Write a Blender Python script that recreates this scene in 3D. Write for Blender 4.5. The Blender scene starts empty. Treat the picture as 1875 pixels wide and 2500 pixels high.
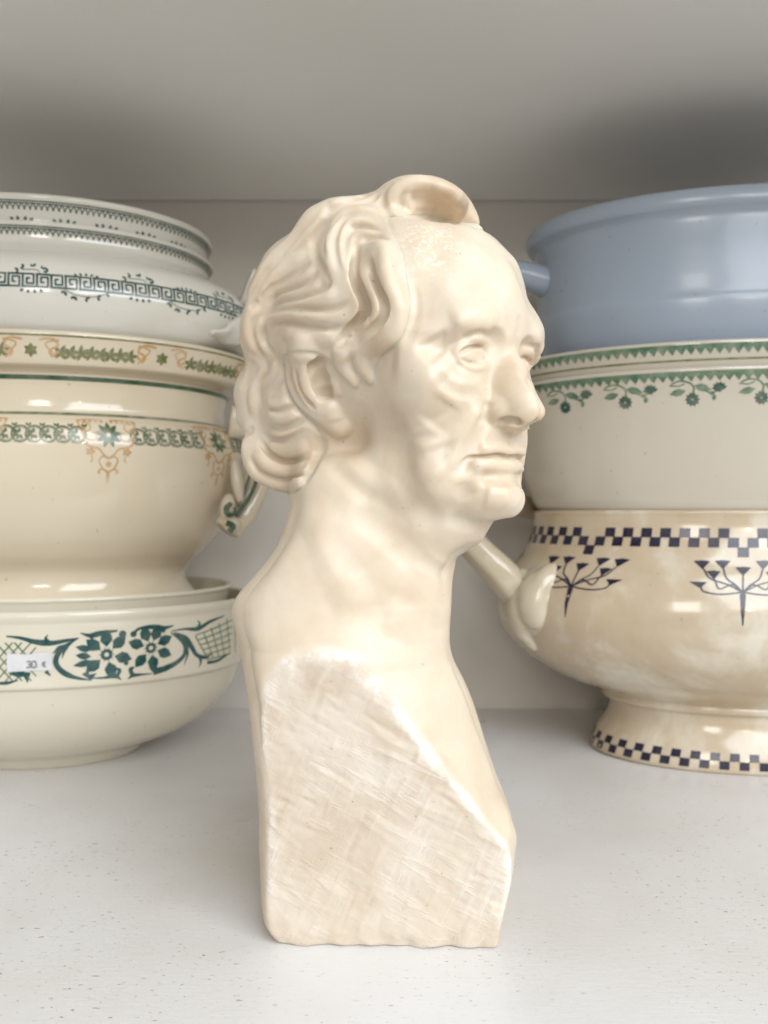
import bpy, bmesh, math, random
import numpy as np
from mathutils import Vector, Matrix

random.seed(7)
rng = np.random.default_rng(7)
scene = bpy.context.scene
COL = scene.collection

# ------------------------------------------------------------------ camera
EYE = 0.1466                       # lens height above the shelf (m)
cam_data = bpy.data.cameras.new('camera')
cam_data.sensor_fit = 'VERTICAL'
cam_data.sensor_width = 25.95
cam_data.sensor_height = 34.6
cam_data.lens = 25.95              # focal length = 0.75 x image height
cam_data.clip_start = 0.01
cam_data.clip_end = 50
cam_data.dof.use_dof = True
cam_data.dof.focus_distance = 0.263
cam_data.dof.aperture_fstop = 11.0
cam = bpy.data.objects.new('camera', cam_data)
COL.objects.link(cam)
cam.location = (0, 0, EYE)
cam.rotation_euler = (math.radians(90), 0, 0)
scene.camera = cam

# ------------------------------------------------------------------ light
world = bpy.data.worlds.new('World')
scene.world = world
world.use_nodes = True
bg = world.node_tree.nodes['Background']
bg.inputs[0].default_value = (1.0, 0.985, 0.965, 1)
bg.inputs[1].default_value = 0.44

def area_light(name, loc, aim, sx, sy, power, color):
    d = bpy.data.lights.new(name, 'AREA')
    d.shape = 'RECTANGLE'; d.size = sx; d.size_y = sy
    d.energy = power; d.color = color
    o = bpy.data.objects.new(name, d); COL.objects.link(o)
    o.location = loc
    o.rotation_euler = (Vector(aim) - Vector(loc)).to_track_quat('-Z', 'Y').to_euler()
    return o
area_light('window_light', (1.0, -1.3, 1.15), (0.0, 0.3, 0.12), 1.9, 1.4, 56, (0.88, 0.94, 1.0))
area_light('sky_light', (0.30, -0.12, 1.7), (0.1, 0.25, 0.0), 0.9, 0.45, 7.5, (0.72, 0.86, 1.0))
area_light('door_light', (-0.28, -2.2, 0.72), (-0.1, 0.35, 0.15), 0.42, 0.5, 7, (1.0, 0.97, 0.93))
area_light('ceiling_spot', (0.62, -2.3, 0.62), (0.2, 0.4, 0.15), 0.05, 0.05, 1.6, (1.0, 0.74, 0.45))

scene.view_settings.view_transform = 'Standard'
scene.view_settings.look = 'None'
scene.view_settings.exposure = 0.07
scene.view_settings.gamma = 1.0
scene.render.engine = 'CYCLES'
scene.cycles.max_bounces = 8
scene.cycles.use_denoising = True

# ------------------------------------------------------------------ helpers
FPX = 1875.0
def ray_xz(px, py, Y):
    """world X, Z of the photograph's pixel (1875 x 2500) at depth Y"""
    return (px - 937.5) / FPX * Y, EYE - (py - 1250.0) / FPX * Y

def tag(o, label=None, cat=None, group=None, kind=None):
    if label: o['label'] = label
    if cat: o['category'] = cat
    if group: o['group'] = group
    if kind: o['kind'] = kind
    return o

def empty(name, loc, label, cat, group=None):
    o = bpy.data.objects.new(name, None); COL.objects.link(o)
    o.empty_display_size = 0.02
    o.location = loc
    return tag(o, label, cat, group)

def mesh_object(name, verts, faces, mat, parent=None, smooth=True):
    me = bpy.data.meshes.new(name)
    me.from_pydata([tuple(v) for v in verts], [], [tuple(f) for f in faces])
    me.update()
    if smooth:
        me.polygons.foreach_set('use_smooth', np.ones(len(me.polygons), dtype=bool))
    if mat: me.materials.append(mat)
    o = bpy.data.objects.new(name, me); COL.objects.link(o)
    if parent:
        o.parent = parent
    return o

class Nodes:
    """small helper to wire a material"""
    def __init__(self, name):
        self.mat = bpy.data.materials.new(name)
        self.mat.use_nodes = True
        self.nt = self.mat.node_tree
        self.bsdf = self.nt.nodes['Principled BSDF']
        self.out = self.nt.nodes['Material Output']
    def n(self, kind, **kw):
        nd = self.nt.nodes.new(kind)
        for k, v in kw.items():
            if k.startswith('i_'):
                key = k[2:]
                key = int(key) if key.isdigit() else key.replace('_', ' ')
                nd.inputs[key].default_value = v
            else:
                setattr(nd, k, v)
        return nd
    def l(self, a, b): self.nt.links.new(a, b)
    def coords(self, scale=(1, 1, 1), kind='Object', rot=(0, 0, 0)):
        tc = self.n('ShaderNodeTexCoord'); mp = self.n('ShaderNodeMapping')
        mp.inputs['Scale'].default_value = scale
        mp.inputs['Rotation'].default_value = rot
        self.l(tc.outputs[kind], mp.inputs['Vector'])
        return mp.outputs['Vector']
    def noise(self, vec, scale, detail=4, rough=0.5, dist=0.0):
        nd = self.n('ShaderNodeTexNoise')
        nd.inputs['Scale'].default_value = scale
        nd.inputs['Detail'].default_value = detail
        nd.inputs['Roughness'].default_value = rough
        nd.inputs['Distortion'].default_value = dist
        self.l(vec, nd.inputs['Vector'])
        return nd.outputs['Fac']
    def ramp(self, fac, stops, interp='LINEAR'):
        r = self.n('ShaderNodeValToRGB')
        r.color_ramp.interpolation = interp
        els = r.color_ramp.elements
        while len(els) < len(stops): els.new(0.5)
        for e, (p, c) in zip(els, stops):
            e.position = p
            e.color = c if len(c) == 4 else (*c, 1)
        self.l(fac, r.inputs['Fac'])
        return r.outputs['Color']
    def mix(self, fac, a, b, mode='MIX'):
        m = self.n('ShaderNodeMix'); m.data_type = 'RGBA'; m.blend_type = mode
        for s, v in ((m.inputs[0], fac), (m.inputs[6], a), (m.inputs[7], b)):
            if isinstance(v, (int, float)): s.default_value = v
            elif isinstance(v, tuple): s.default_value = v if len(v) == 4 else (*v, 1)
            else: self.l(v, s)
        return m.outputs[2]
    def math(self, op, a, b=None, clamp=False):
        m = self.n('ShaderNodeMath', operation=op); m.use_clamp = clamp
        for i, v in enumerate((a, b)):
            if v is None: continue
            if isinstance(v, (int, float)): m.inputs[i].default_value = v
            else: self.l(v, m.inputs[i])
        return m.outputs[0]
    def bump(self, height, strength, distance, normal=None):
        b = self.n('ShaderNodeBump')
        b.inputs['Strength'].default_value = strength
        b.inputs['Distance'].default_value = distance
        self.l(height, b.inputs['Height'])
        if normal is not None: self.l(normal, b.inputs['Normal'])
        return b.outputs['Normal']

def g3(r, g, b):
    """sRGB 0..255 to linear"""
    def f(c):
        c /= 255.0
        return c / 12.92 if c <= 0.04045 else ((c + 0.055) / 1.055) ** 2.4
    return (f(r), f(g), f(b))
# ================================================================== SETTING
WALL_Y = 0.574
TOP_Z = 0.3785
def paint_mat(name, base, dark, speck=0.0, rough=0.42):
    N = Nodes(name)
    vec = N.coords()
    big = N.noise(vec, 7, 4, 0.55)
    col = N.mix(N.ramp(big, [(0.35, (0, 0, 0)), (0.7, (1, 1, 1))]), dark, base)
    # brush marks running along the board
    v2 = N.coords((5, 60, 60)); br = N.noise(v2, 14, 3, 0.6)
    if speck:
        # small worn nicks and grit lying along the board
        v3 = N.coords((0.36, 1.0, 1.0)); s1 = N.noise(v3, 900, 3, 0.62)
        m1 = N.ramp(s1, [(0.635, (0, 0, 0)), (0.70, (1, 1, 1))])
        v4 = N.coords((0.3, 1.0, 1.0)); s2 = N.noise(v4, 640, 2, 0.5)
        m2 = N.ramp(s2, [(0.72, (0, 0, 0)), (0.76, (1, 1, 1))])
        area = N.ramp(N.noise(vec, 11, 3, 0.5), [(0.42, (0, 0, 0)), (0.62, (1, 1, 1))])
        mk = N.math('MULTIPLY', N.math('MAXIMUM', m1, m2), N.math('ADD', N.math('MULTIPLY', area, 0.95), 0.12), True)
        col = N.mix(N.math('MULTIPLY', mk, speck), col, g3(116, 100, 80))
        hz = N.math('SUBTRACT', N.math('MULTIPLY', br, 0.5), N.math('MULTIPLY', mk, 0.6))
    else:
        hz = br
    N.l(col, N.bsdf.inputs['Base Color'])
    r = N.n('ShaderNodeMapRange', i_To_Min=rough - 0.1, i_To_Max=rough + 0.12)
    N.l(N.noise(vec, 40, 4, 0.6), r.inputs['Value']); N.l(r.outputs[0], N.bsdf.inputs['Roughness'])
    fine = N.noise(vec, 420, 3, 0.55)
    h = N.math('ADD', hz, N.math('MULTIPLY', fine, 0.6))
    N.l(N.bump(h, 0.25, 0.0006), N.bsdf.inputs['Normal'])
    return N.mat

def slab(name, x0, x1, y0, y1, z0, z1, mat, bev=0.002):
    bm = bmesh.new()
    bmesh.ops.create_cube(bm, size=1.0)
    for v in bm.verts:
        v.co = ((v.co.x + 0.5) * (x1 - x0) + x0, (v.co.y + 0.5) * (y1 - y0) + y0, (v.co.z + 0.5) * (z1 - z0) + z0)
    bmesh.ops.bevel(bm, geom=bm.edges[:], offset=bev, segments=2, affect='EDGES', profile=0.5)
    me = bpy.data.meshes.new(name); bm.to_mesh(me); bm.free()
    me.materials.append(mat)
    o = bpy.data.objects.new(name, me); COL.objects.link(o)
    tag(o, kind='structure')
    return o
M_SHELF = paint_mat('shelf_paint', g3(227, 226, 226), g3(213, 208, 201), 1.0, 0.30)
M_BACK = paint_mat('back_panel_paint', g3(222, 216, 207), g3(214, 207, 196))
M_TOP = paint_mat('upper_shelf_paint', g3(250, 248, 243), g3(245, 242, 236), 0.0, 0.5)
slab('shelf', -0.85, 0.85, 0.17, WALL_Y, -0.03, 0.0, M_SHELF, 0.003)
slab('back_panel', -0.85, 0.85, WALL_Y + 0.0004, WALL_Y + 0.02, -0.03, TOP_Z + 0.03, M_BACK)
slab('upper_shelf', -0.85, 0.85, 0.17, WALL_Y, TOP_Z, TOP_Z + 0.03, M_TOP, 0.003)
# ================================================================== CROCKERY
def glaze(name, base, var, rough=0.12, stain=None, coat=0.3):
    N = Nodes(name)
    vec = N.coords()
    n1 = N.noise(vec, 9, 4, 0.55, 0.4)
    col = N.mix(N.ramp(n1, [(0.3, (0, 0, 0)), (0.72, (1, 1, 1))]), base, var)
    if stain:
        a = N.noise(vec, 13, 6, 0.62, 0.7); b = N.noise(N.coords((1, 1, 0.45)), 38, 4, 0.6, 0.3)
        m = N.math('ADD', N.math('MULTIPLY', a, 0.75), N.math('MULTIPLY', b, 0.3))
        mk = N.ramp(m, [(0.40, (0, 0, 0)), (0.50, (0.72, 0.72, 0.72)), (0.66, (1, 1, 1))])
        col = N.mix(mk, col, stain)
        vo = N.n('ShaderNodeTexVoronoi'); vo.inputs['Scale'].default_value = 30
        N.l(vec, vo.inputs['Vector'])
        sp = N.ramp(vo.outputs['Distance'], [(0.10, (1, 1, 1)), (0.2, (0, 0, 0))])
        keep = N.ramp(N.noise(vec, 16, 2), [(0.52, (0, 0, 0)), (0.6, (0.7, 0.7, 0.7))])
        col = N.mix(N.math('MULTIPLY', sp, keep), col, base)
    # a few pin holes in the glaze
    ph = N.ramp(N.noise(vec, 330, 1, 0.4), [(0.765, (0, 0, 0)), (0.79, (1, 1, 1))])
    col = N.mix(N.math('MULTIPLY', ph, 0.35), col, g3(120, 95, 70))
    N.l(col, N.bsdf.inputs['Base Color'])
    N.bsdf.inputs['Roughness'].default_value = rough
    N.bsdf.inputs['Coat Weight'].default_value = coat
    N.bsdf.inputs['Coat Roughness'].default_value = 0.04
    N.bsdf.inputs['IOR'].default_value = 1.5
    N.l(N.bump(N.noise(vec, 24, 3, 0.5), 0.12, 0.002), N.bsdf.inputs['Normal'])
    return N.mat
def ink(name, c, fade=0.35, ground=g3(226, 217, 198), scale=160):
    """transfer print under the glaze, uneven in strength"""
    N = Nodes(name)
    vec = N.coords()
    n = N.noise(vec, scale, 4, 0.6)
    col = N.mix(N.math('MULTIPLY', N.ramp(n, [(0.35, (0, 0, 0)), (0.75, (1, 1, 1))]), fade), c, ground)
    N.l(col, N.bsdf.inputs['Base Color'])
    N.bsdf.inputs['Roughness'].default_value = 0.22
    N.bsdf.inputs['Coat Weight'].default_value = 0.1
    N.bsdf.inputs['Coat Roughness'].default_value = 0.04
    return N.mat
M_WHITE = glaze('white_glaze', g3(222, 219, 207), g3(216, 211, 197))
M_CREAM = glaze('cream_glaze', g3(219, 206, 182), g3(211, 196, 170))
M_IVORY = glaze('ivory_glaze', g3(220, 213, 194), g3(214, 205, 184))
M_GREY = glaze('grey_white_glaze', g3(200, 191, 175), g3(192, 182, 165))
M_TAN = glaze('stained_glaze', g3(214, 206, 189), g3(206, 195, 174), 0.16, stain=g3(184, 163, 134))
M_BLUE = glaze('blue_enamel', g3(158, 169, 182), g3(152, 163, 176), 0.24, coat=0.1)
I_TEAL = ink('teal_print', g3(8, 66, 66), 0.18)
I_TEAL_D = ink('dark_teal_print', g3(8, 70, 70), 0.12)
I_GREEN = ink('green_print', g3(70, 92, 58), 0.4)
I_OLIVE = ink('olive_print', g3(98, 102, 52), 0.3)
I_GOLD = ink('ochre_print', g3(188, 144, 84), 0.5)
I_DKGREEN = ink('green_band', g3(38, 74, 46), 0.15)
I_LEAF = ink('leaf_print', g3(66, 104, 76), 0.3)
I_FLOWER = ink('flower_print', g3(28, 72, 58), 0.25)
I_NAVY = ink('navy_print', g3(12, 10, 44), 0.04)
I_CHAIN = ink('chain_print', g3(40, 66, 54), 0.3)

def catmull(P, n=6):
    P = np.asarray(P, dtype=float)
    q = np.vstack([2 * P[0] - P[1], P, 2 * P[-1] - P[-2]])
    out = []
    for i in range(1, len(q) - 2):
        a, b, c, d = q[i - 1], q[i], q[i + 1], q[i + 2]
        t = np.linspace(0, 1, n, endpoint=False)[:, None]
        # centripetal-ish: damp tangents on short neighbours to avoid overshoot
        l0, l1, l2 = np.linalg.norm(b - a), np.linalg.norm(c - b), np.linalg.norm(d - c)
        m1 = (c - a) / max(l0 + l1, 1e-9) * l1; m2 = (d - b) / max(l1 + l2, 1e-9) * l1
        out.append((2 * t ** 3 - 3 * t ** 2 + 1) * b + (t ** 3 - 2 * t ** 2 + t) * m1 + (-2 * t ** 3 + 3 * t ** 2) * c + (t ** 3 - t ** 2) * m2)
    out.append(P[-1:])
    return np.vstack(out)

class Pot:
    """an oval pot turned from a profile of (half-width, height) points"""
    def __init__(self, name, xc, yc, asp, outer, inner, mat, label, cat, z0=0.0, seg=200, rot=0.0):
        self.xc, self.yc, self.asp, self.z0 = xc, yc, asp, z0
        self.root = empty(name, (xc, yc, z0), label, cat)
        self.outer = catmull(outer)
        prof = np.vstack([self.outer, catmull(inner)[1:]]) if inner is not None else self.outer
        self.body = self.lathe('body', prof, mat, seg)
    def lathe(self, name, prof, mat, seg=200):
        prof = np.asarray(prof)
        th = np.linspace(0, 2 * np.pi, seg, endpoint=False)
        n = len(prof)
        V = np.empty((n, seg, 3))
        V[:, :, 0] = prof[:, :1] * np.cos(th)[None]
        V[:, :, 1] = prof[:, :1] * self.asp * np.sin(th)[None]
        V[:, :, 2] = prof[:, 1:2] - self.z0
        i = np.arange(n - 1)[:, None] * seg; j = np.arange(seg)[None]
        k = (j + 1) % seg
        F = np.stack([i + j, i + k, i + seg + k, i + seg + j], -1).reshape(-1, 4)
        faces = F.tolist()
        faces.append(list(range(seg))[::-1]); faces.append([(n - 1) * seg + a for a in range(seg)])
        return mesh_object(name, V.reshape(-1, 3).tolist(), faces, mat, self.root)
    def r_at(self, z):
        o = self.outer; k0 = int(np.flatnonzero(o[:, 1] <= o[:, 1].min() + 1e-6)[-1]); k = int(o[:, 1].argmax()) + 1
        zz = np.maximum.accumulate(o[k0:k, 1])
        return np.interp(z, zz, o[k0:k, 0])
    def point(self, phi, z, off=0.00015):
        r = self.r_at(z); dr = (self.r_at(z + 0.0006) - self.r_at(z - 0.0006)) / 0.0012
        c, s = np.cos(phi), np.sin(phi)
        n = np.stack([c, s / self.asp, -dr * np.ones_like(c)], -1)
        n /= np.linalg.norm(n, axis=-1, keepdims=True)
        p = np.stack([r * c, r * self.asp * s, z - self.z0 + 0 * c], -1)
        return p + n * off
    def phi_at(self, px, z):
        """angle of the near-side point that the photo shows at column px"""
        ph = np.linspace(-np.pi, 0.15, 3000)
        p = self.point(ph, np.full_like(ph, z), 0)
        X = p[:, 0] + self.xc; Y = p[:, 1] + self.yc
        u = 937.5 + 1875 * X / Y
        i0, i1 = int(u.argmin()), int(u.argmax())
        lo, hi = min(i0, i1), max(i0, i1)
        return float(np.interp(px, u[lo:hi + 1], ph[lo:hi + 1]))
    def z_at(self, px, py):
        """height of the near-side point seen at photo pixel (px, py)"""
        zz = np.linspace(self.outer[:, 1].min() + 1e-4, self.outer[:, 1].max() - 1e-4, 400)
        ph = np.array([self.phi_at(px, z) for z in zz[::20]])
        ph = np.interp(zz, zz[::20], ph)
        p = np.array([self.point(np.array(a), z, 0) for a, z in zip(ph, zz)])
        Y = p[:, 1] + self.yc
        v = 1250 - 1875 * (zz - EYE) / Y
        return float(np.interp(-py, -v, zz)) if v[0] > v[-1] else float(np.interp(py, v, zz))

class Print:
    """printed decoration laid on a pot: shapes drawn in (arc length, height), wrapped on the glaze"""
    def __init__(self, pot, z_ref, phi0, off=0.00016):
        self.pot, self.off = pot, off
        r = float(pot.r_at(z_ref))
        ph = np.linspace(-7, 7, 6000)
        d = np.sqrt((r * np.sin(ph)) ** 2 + (r * pot.asp * np.cos(ph)) ** 2)
        s = np.concatenate([[0], np.cumsum(0.5 * (d[1:] + d[:-1]) * np.diff(ph))])
        s -= np.interp(phi0, ph, s)
        self.ph, self.s = ph, s
        self.V, self.F = [], []
    def arc(self, phi): return float(np.interp(phi, self.ph, self.s))
    def add(self, uv, faces, lift=0.0):
        uv = np.asarray(uv, dtype=float)
        ph = np.interp(uv[:, 0], self.s, self.ph)
        P = self.pot.point(ph, uv[:, 1], self.off + lift)
        n = len(self.V)
        self.V += P.tolist(); self.F += [[n + i for i in f] for f in faces]
    def poly(self, pts, lift=0.0):
        from mathutils.geometry import tessellate_polygon
        tri = tessellate_polygon([[Vector((x, y, 0)) for x, y in pts]])
        self.add(pts, [list(t) for t in tri], lift)
    def stroke(self, pts, w, n=5, lift=0.0):
        """w: width or (start, middle, end) widths"""
        P = catmull(pts, n) if len(pts) > 2 else np.linspace(pts[0], pts[1], 6)
        t = np.gradient(P, axis=0); t /= np.maximum(np.linalg.norm(t, axis=1, keepdims=True), 1e-9)
        nn = np.stack([-t[:, 1], t[:, 0]], 1)
        W = np.full(len(P), w) if np.isscalar(w) else np.interp(np.linspace(0, 1, len(P)), np.linspace(0, 1, len(w)), w)
        W = W * getattr(self, 'bold', 1.0)
        L = P + nn * W[:, None] / 2; R = P - nn * W[:, None] / 2
        m = len(P)
        self.add(np.vstack([L, R]), [[i, i + 1, m + i + 1, m + i] for i in range(m - 1)], lift)
    def band(self, z0, z1, a=-0.25, b=0.3, n=240):
        u = np.linspace(a, b, n)
        self.add(np.vstack([np.stack([u, u * 0 + z0], 1), np.stack([u, u * 0 + z1], 1)]),
                 [[i, i + 1, n + i + 1, n + i] for i in range(n - 1)])
    def disc(self, c, r, n=12, ry=None):
        ry = ry or r
        self.poly([(c[0] + r * math.cos(2 * math.pi * k / n), c[1] + ry * math.sin(2 * math.pi * k / n)) for k in range(n)])
    def ring(self, c, r, w, n=20):
        a = np.linspace(0, 2 * np.pi, n)
        self.stroke(np.stack([c[0] + r * np.cos(a), c[1] + r * np.sin(a)], 1).tolist(), w, 1)
    def petal(self, c, ang, l, w, gap=0.0, lift=0.0):
        ca, sa = math.cos(ang), math.sin(ang)
        def T(x, y): return (c[0] + x * ca - y * sa, c[1] + x * sa + y * ca)
        self.poly([T(gap, 0), T(gap + l * 0.35, w * 0.5), T(gap + l * 0.65, w * 0.45), T(gap + l, 0), T(gap + l * 0.65, -w * 0.45), T(gap + l * 0.35, -w * 0.5)], lift)
    def build(self, name, mat):
        return mesh_object(name, self.V, self.F, mat, self.pot.root)

def tube_mesh(P, R, flat=1.0, seg=14, up=(0, 0, 1), flute=0.0, nfl=5):
    """a swept tube (list of points, radii); flat < 1 makes a strap"""
    P = catmull(P, 8); R = np.interp(np.linspace(0, 1, len(P)), np.linspace(0, 1, len(R)), R)
    V, F = [], []
    t = np.gradient(P, axis=0); t /= np.linalg.norm(t, axis=1, keepdims=True)
    U = np.array(up, dtype=float)
    for i in range(len(P)):
        s = np.cross(t[i], U); s /= max(np.linalg.norm(s), 1e-6)
        w = np.cross(s, t[i])
        for k in range(seg):
            a = 2 * math.pi * k / seg
            rr = R[i] * (1 + flute * math.cos(nfl * a))
            V.append(P[i] + rr * (math.cos(a) * s + flat * math.sin(a) * w))
    n = len(P)
    for i in range(n - 1):
        for k in range(seg):
            F.append([i * seg + k, i * seg + (k + 1) % seg, (i + 1) * seg + (k + 1) % seg, (i + 1) * seg + k])
    F.append(list(range(seg))[::-1]); F.append([(n - 1) * seg + k for k in range(seg)])
    return [list(v) for v in V], F
def blob_mesh(lobes, seg=16):
    """joined ellipsoids: (centre, radii, z-rotation, tilt)"""
    V, F = [], []
    for c, r, rz, tl in lobes:
        M = Matrix.Rotation(rz, 3, 'Z') @ Matrix.Rotation(tl, 3, 'Y')
        n0 = len(V)
        for i in range(9):
            la = -math.pi / 2 + math.pi * i / 8
            for k in range(seg):
                lo = 2 * math.pi * k / seg
                p = M @ Vector((r[0] * math.cos(la) * math.cos(lo), r[1] * math.cos(la) * math.sin(lo), r[2] * math.sin(la)))
                V.append([c[0] + p.x, c[1] + p.y, c[2] + p.z])
        for i in range(8):
            for k in range(seg):
                F.append([n0 + i * seg + k, n0 + i * seg + (k + 1) % seg, n0 + (i + 1) * seg + (k + 1) % seg, n0 + (i + 1) * seg + k])
    return V, F

def D(x, y): return x * 1.13020, y * 1.13020          # first-look pixels -> photo pixels
LX, LY = -0.2095, 0.476
RX, RY_ = 0.226, 0.478
LA = 0.70; RA = 0.56                                    # depth / width of the ovals

# ---------------------------------------------------------------- left stack, from the shelf up
bowl = Pot('serving_bowl', LX, LY, LA,
    [(0.002, 0.004), (0.046, 0.004), (0.050, 0.0), (0.056, 0.0), (0.060, 0.003), (0.066, 0.007), (0.080, 0.0125), (0.094, 0.0195), (0.106, 0.029), (0.114, 0.040), (0.1185, 0.0525), (0.1195, 0.0545), (0.1215, 0.0555), (0.1222, 0.057), (0.1230, 0.072), (0.1240, 0.0885), (0.1256, 0.0915), (0.1262, 0.0935), (0.1250, 0.0955)],
    [(0.1250, 0.0955), (0.1225, 0.0945), (0.1205, 0.085), (0.113, 0.050), (0.095, 0.026), (0.06, 0.014), (0.002, 0.012)],
    M_IVORY, 'ivory bowl with teal flower border and price sticker, bottom of the left stack', 'bowl')
dish = Pot('serving_dish', LX - 0.002, LY, LA,
    [(0.002, 0.0170), (0.052, 0.0170), (0.060, 0.019), (0.090, 0.036), (0.105, 0.058), (0.1125, 0.088), (0.1150, 0.0985), (0.1160, 0.1002), (0.1150, 0.1018)],
    [(0.1150, 0.1018), (0.1130, 0.1008), (0.1085, 0.088), (0.098, 0.056), (0.080, 0.034), (0.05, 0.024), (0.002, 0.0235)],
    M_IVORY, 'plain ivory dish nested in the price-stickered bowl, only its rim showing', 'dish', z0=0.017)
tur = Pot('soup_tureen', LX, LY, LA,
    [(0.002, 0.0262), (0.060, 0.0255), (0.080, 0.030), (0.092, 0.0865), (0.0935, 0.0925), (0.0905, 0.098), (0.0860, 0.104), (0.0850, 0.109), (0.0870, 0.1145), (0.0960, 0.123), (0.1060, 0.134), (0.1145, 0.147), (0.1200, 0.160), (0.1228, 0.173), (0.1235, 0.184), (0.1205, 0.192), (0.1150, 0.1966), (0.1110, 0.1985), (0.1095, 0.2010), (0.1092, 0.2060), (0.1100, 0.2125), (0.1115, 0.2165), (0.1118, 0.2185), (0.1105, 0.2198)],
    [(0.1105, 0.2198), (0.1090, 0.2185), (0.106, 0.206), (0.106, 0.198), (0.119, 0.184), (0.116, 0.16), (0.10, 0.13), (0.06, 0.115), (0.002, 0.113)],
    M_CREAM, 'cream oval tureen with ring border and ochre pendants, on a pedestal foot', 'tureen', z0=0.0255)
rimbowl = Pot('rimmed_bowl', LX, LY, LA,
    [(0.002, 0.1675), (0.060, 0.167), (0.090, 0.177), (0.101, 0.196), (0.1055, 0.212), (0.1120, 0.2206), (0.1196, 0.2219), (0.1228, 0.2232), (0.1262, 0.2330), (0.1278, 0.2372), (0.1274, 0.2390), (0.1262, 0.2395)],
    [(0.1262, 0.2395), (0.1245, 0.2385), (0.112, 0.223), (0.100, 0.212), (0.094, 0.198), (0.082, 0.183), (0.05, 0.173), (0.002, 0.1725)],
    M_CREAM, 'cream bowl with olive leaf and ochre rim, just under the Greek-key tureen', 'bowl', z0=0.167)
key = Pot('covered_tureen', LX, LY, LA,
    [(0.002, 0.1835), (0.050, 0.183), (0.068, 0.188), (0.085, 0.205), (0.101, 0.222), (0.1125, 0.233), (0.1230, 0.2425), (0.1292, 0.2515), (0.1312, 0.2595), (0.1300, 0.2670), (0.1255, 0.2745), (0.1175, 0.2805), (0.1095, 0.2842), (0.1035, 0.2872), (0.1000, 0.2905), (0.1000, 0.2950), (0.1018, 0.2985), (0.1024, 0.3000), (0.1016, 0.3010)],
    [(0.1016, 0.3010), (0.0995, 0.3000), (0.0970, 0.292), (0.106, 0.284), (0.124, 0.268), (0.125, 0.256), (0.11, 0.238), (0.07, 0.196), (0.002, 0.190)],
    M_WHITE, 'white oval tureen with teal Greek-key border, near the top of the left stack', 'tureen', z0=0.183)
nest = Pot('nested_bowl', LX, LY, LA,
    [(0.002, 0.1975), (0.05, 0.1975), (0.082, 0.222), (0.0930, 0.262), (0.0960, 0.290), (0.0972, 0.3025), (0.0998, 0.3100), (0.1016, 0.3136), (0.1014, 0.3152), (0.1002, 0.3158)],
    [(0.1002, 0.3158), (0.0990, 0.3148), (0.0945, 0.302), (0.091, 0.264), (0.082, 0.227), (0.05, 0.204), (0.002, 0.2035)],
    M_WHITE, 'white bowl with thin chain edge, topmost of the left stack', 'bowl', z0=0.1975)

# ---------------------------------------------------------------- right stack, from the shelf up
tan = Pot('pedestal_tureen', RX, RY_, RA,
    [(0.002, 0.006), (0.082, 0.006), (0.088, 0.0), (0.0935, 0.0), (0.0965, 0.0015), (0.0965, 0.004), (0.0925, 0.0125), (0.0870, 0.0205), (0.0845, 0.0265), (0.0850, 0.0305), (0.0885, 0.0325), (0.0890, 0.0345), (0.0885, 0.0362), (0.0960, 0.0395), (0.1120, 0.0450), (0.1290, 0.0540), (0.1440, 0.0655), (0.1525, 0.0780), (0.1548, 0.0890), (0.1525, 0.1000), (0.1465, 0.1110), (0.1385, 0.1210), (0.1345, 0.1300), (0.1325, 0.1380), (0.1320, 0.1440), (0.1322, 0.1466), (0.1308, 0.1476)],
    [(0.1308, 0.1476), (0.1285, 0.1466), (0.128, 0.138), (0.139, 0.11), (0.145, 0.09), (0.135, 0.066), (0.10, 0.05), (0.002, 0.047)],
    M_TAN, 'tan-stained tureen with navy checker border and flowers, bottom of the right stack', 'tureen')
flower = Pot('serving_bowl', RX, RY_, RA,
    [(0.002, 0.1225), (0.085, 0.1225), (0.112, 0.132), (0.1270, 0.1462), (0.1302, 0.1492), (0.1330, 0.1535), (0.1375, 0.166), (0.1405, 0.180), (0.1425, 0.195), (0.1440, 0.208), (0.1462, 0.2165), (0.1480, 0.2208), (0.1478, 0.2222), (0.1468, 0.2228)],
    [(0.1468, 0.2228), (0.1445, 0.2215), (0.139, 0.20), (0.134, 0.17), (0.12, 0.145), (0.08, 0.13), (0.002, 0.129)],
    M_GREY, 'greyish cream bowl with green flower border, resting on the navy-checkered tureen', 'bowl', z0=0.1225)
saw = Pot('nested_bowl', RX, RY_, RA,
    [(0.002, 0.1515), (0.085, 0.1515), (0.118, 0.17), (0.134, 0.198), (0.1405, 0.2175), (0.1440, 0.2238), (0.1462, 0.2300), (0.1478, 0.2345), (0.1476, 0.2362), (0.1464, 0.2368)],
    [(0.1464, 0.2368), (0.1440, 0.2355), (0.136, 0.214), (0.129, 0.198), (0.114, 0.178), (0.08, 0.159), (0.002, 0.158)],
    M_GREY, 'bowl showing only a green sawtooth rim, directly beneath the blue basin', 'bowl', z0=0.1515)
blue = Pot('basin', RX, RY_, RA,
    [(0.002, 0.1728), (0.070, 0.1725), (0.088, 0.178), (0.110, 0.208), (0.1215, 0.2335), (0.1242, 0.2385), (0.1266, 0.2445), (0.1284, 0.2520), (0.1296, 0.2580), (0.1300, 0.2620), (0.1294, 0.2655), (0.1296, 0.2760), (0.1296, 0.2880), (0.1296, 0.3010), (0.1304, 0.3065), (0.1328, 0.3085), (0.1360, 0.3105), (0.1372, 0.3140), (0.1366, 0.3175), (0.1345, 0.3196), (0.1322, 0.3198)],
    [(0.1322, 0.3198), (0.1295, 0.3180), (0.1272, 0.309), (0.127, 0.28), (0.125, 0.25), (0.11, 0.215), (0.08, 0.185), (0.002, 0.180)],
    M_BLUE, 'grey-blue basin with rolled rim and side lug, topmost of the right stack', 'basin', z0=0.1725)
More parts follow.
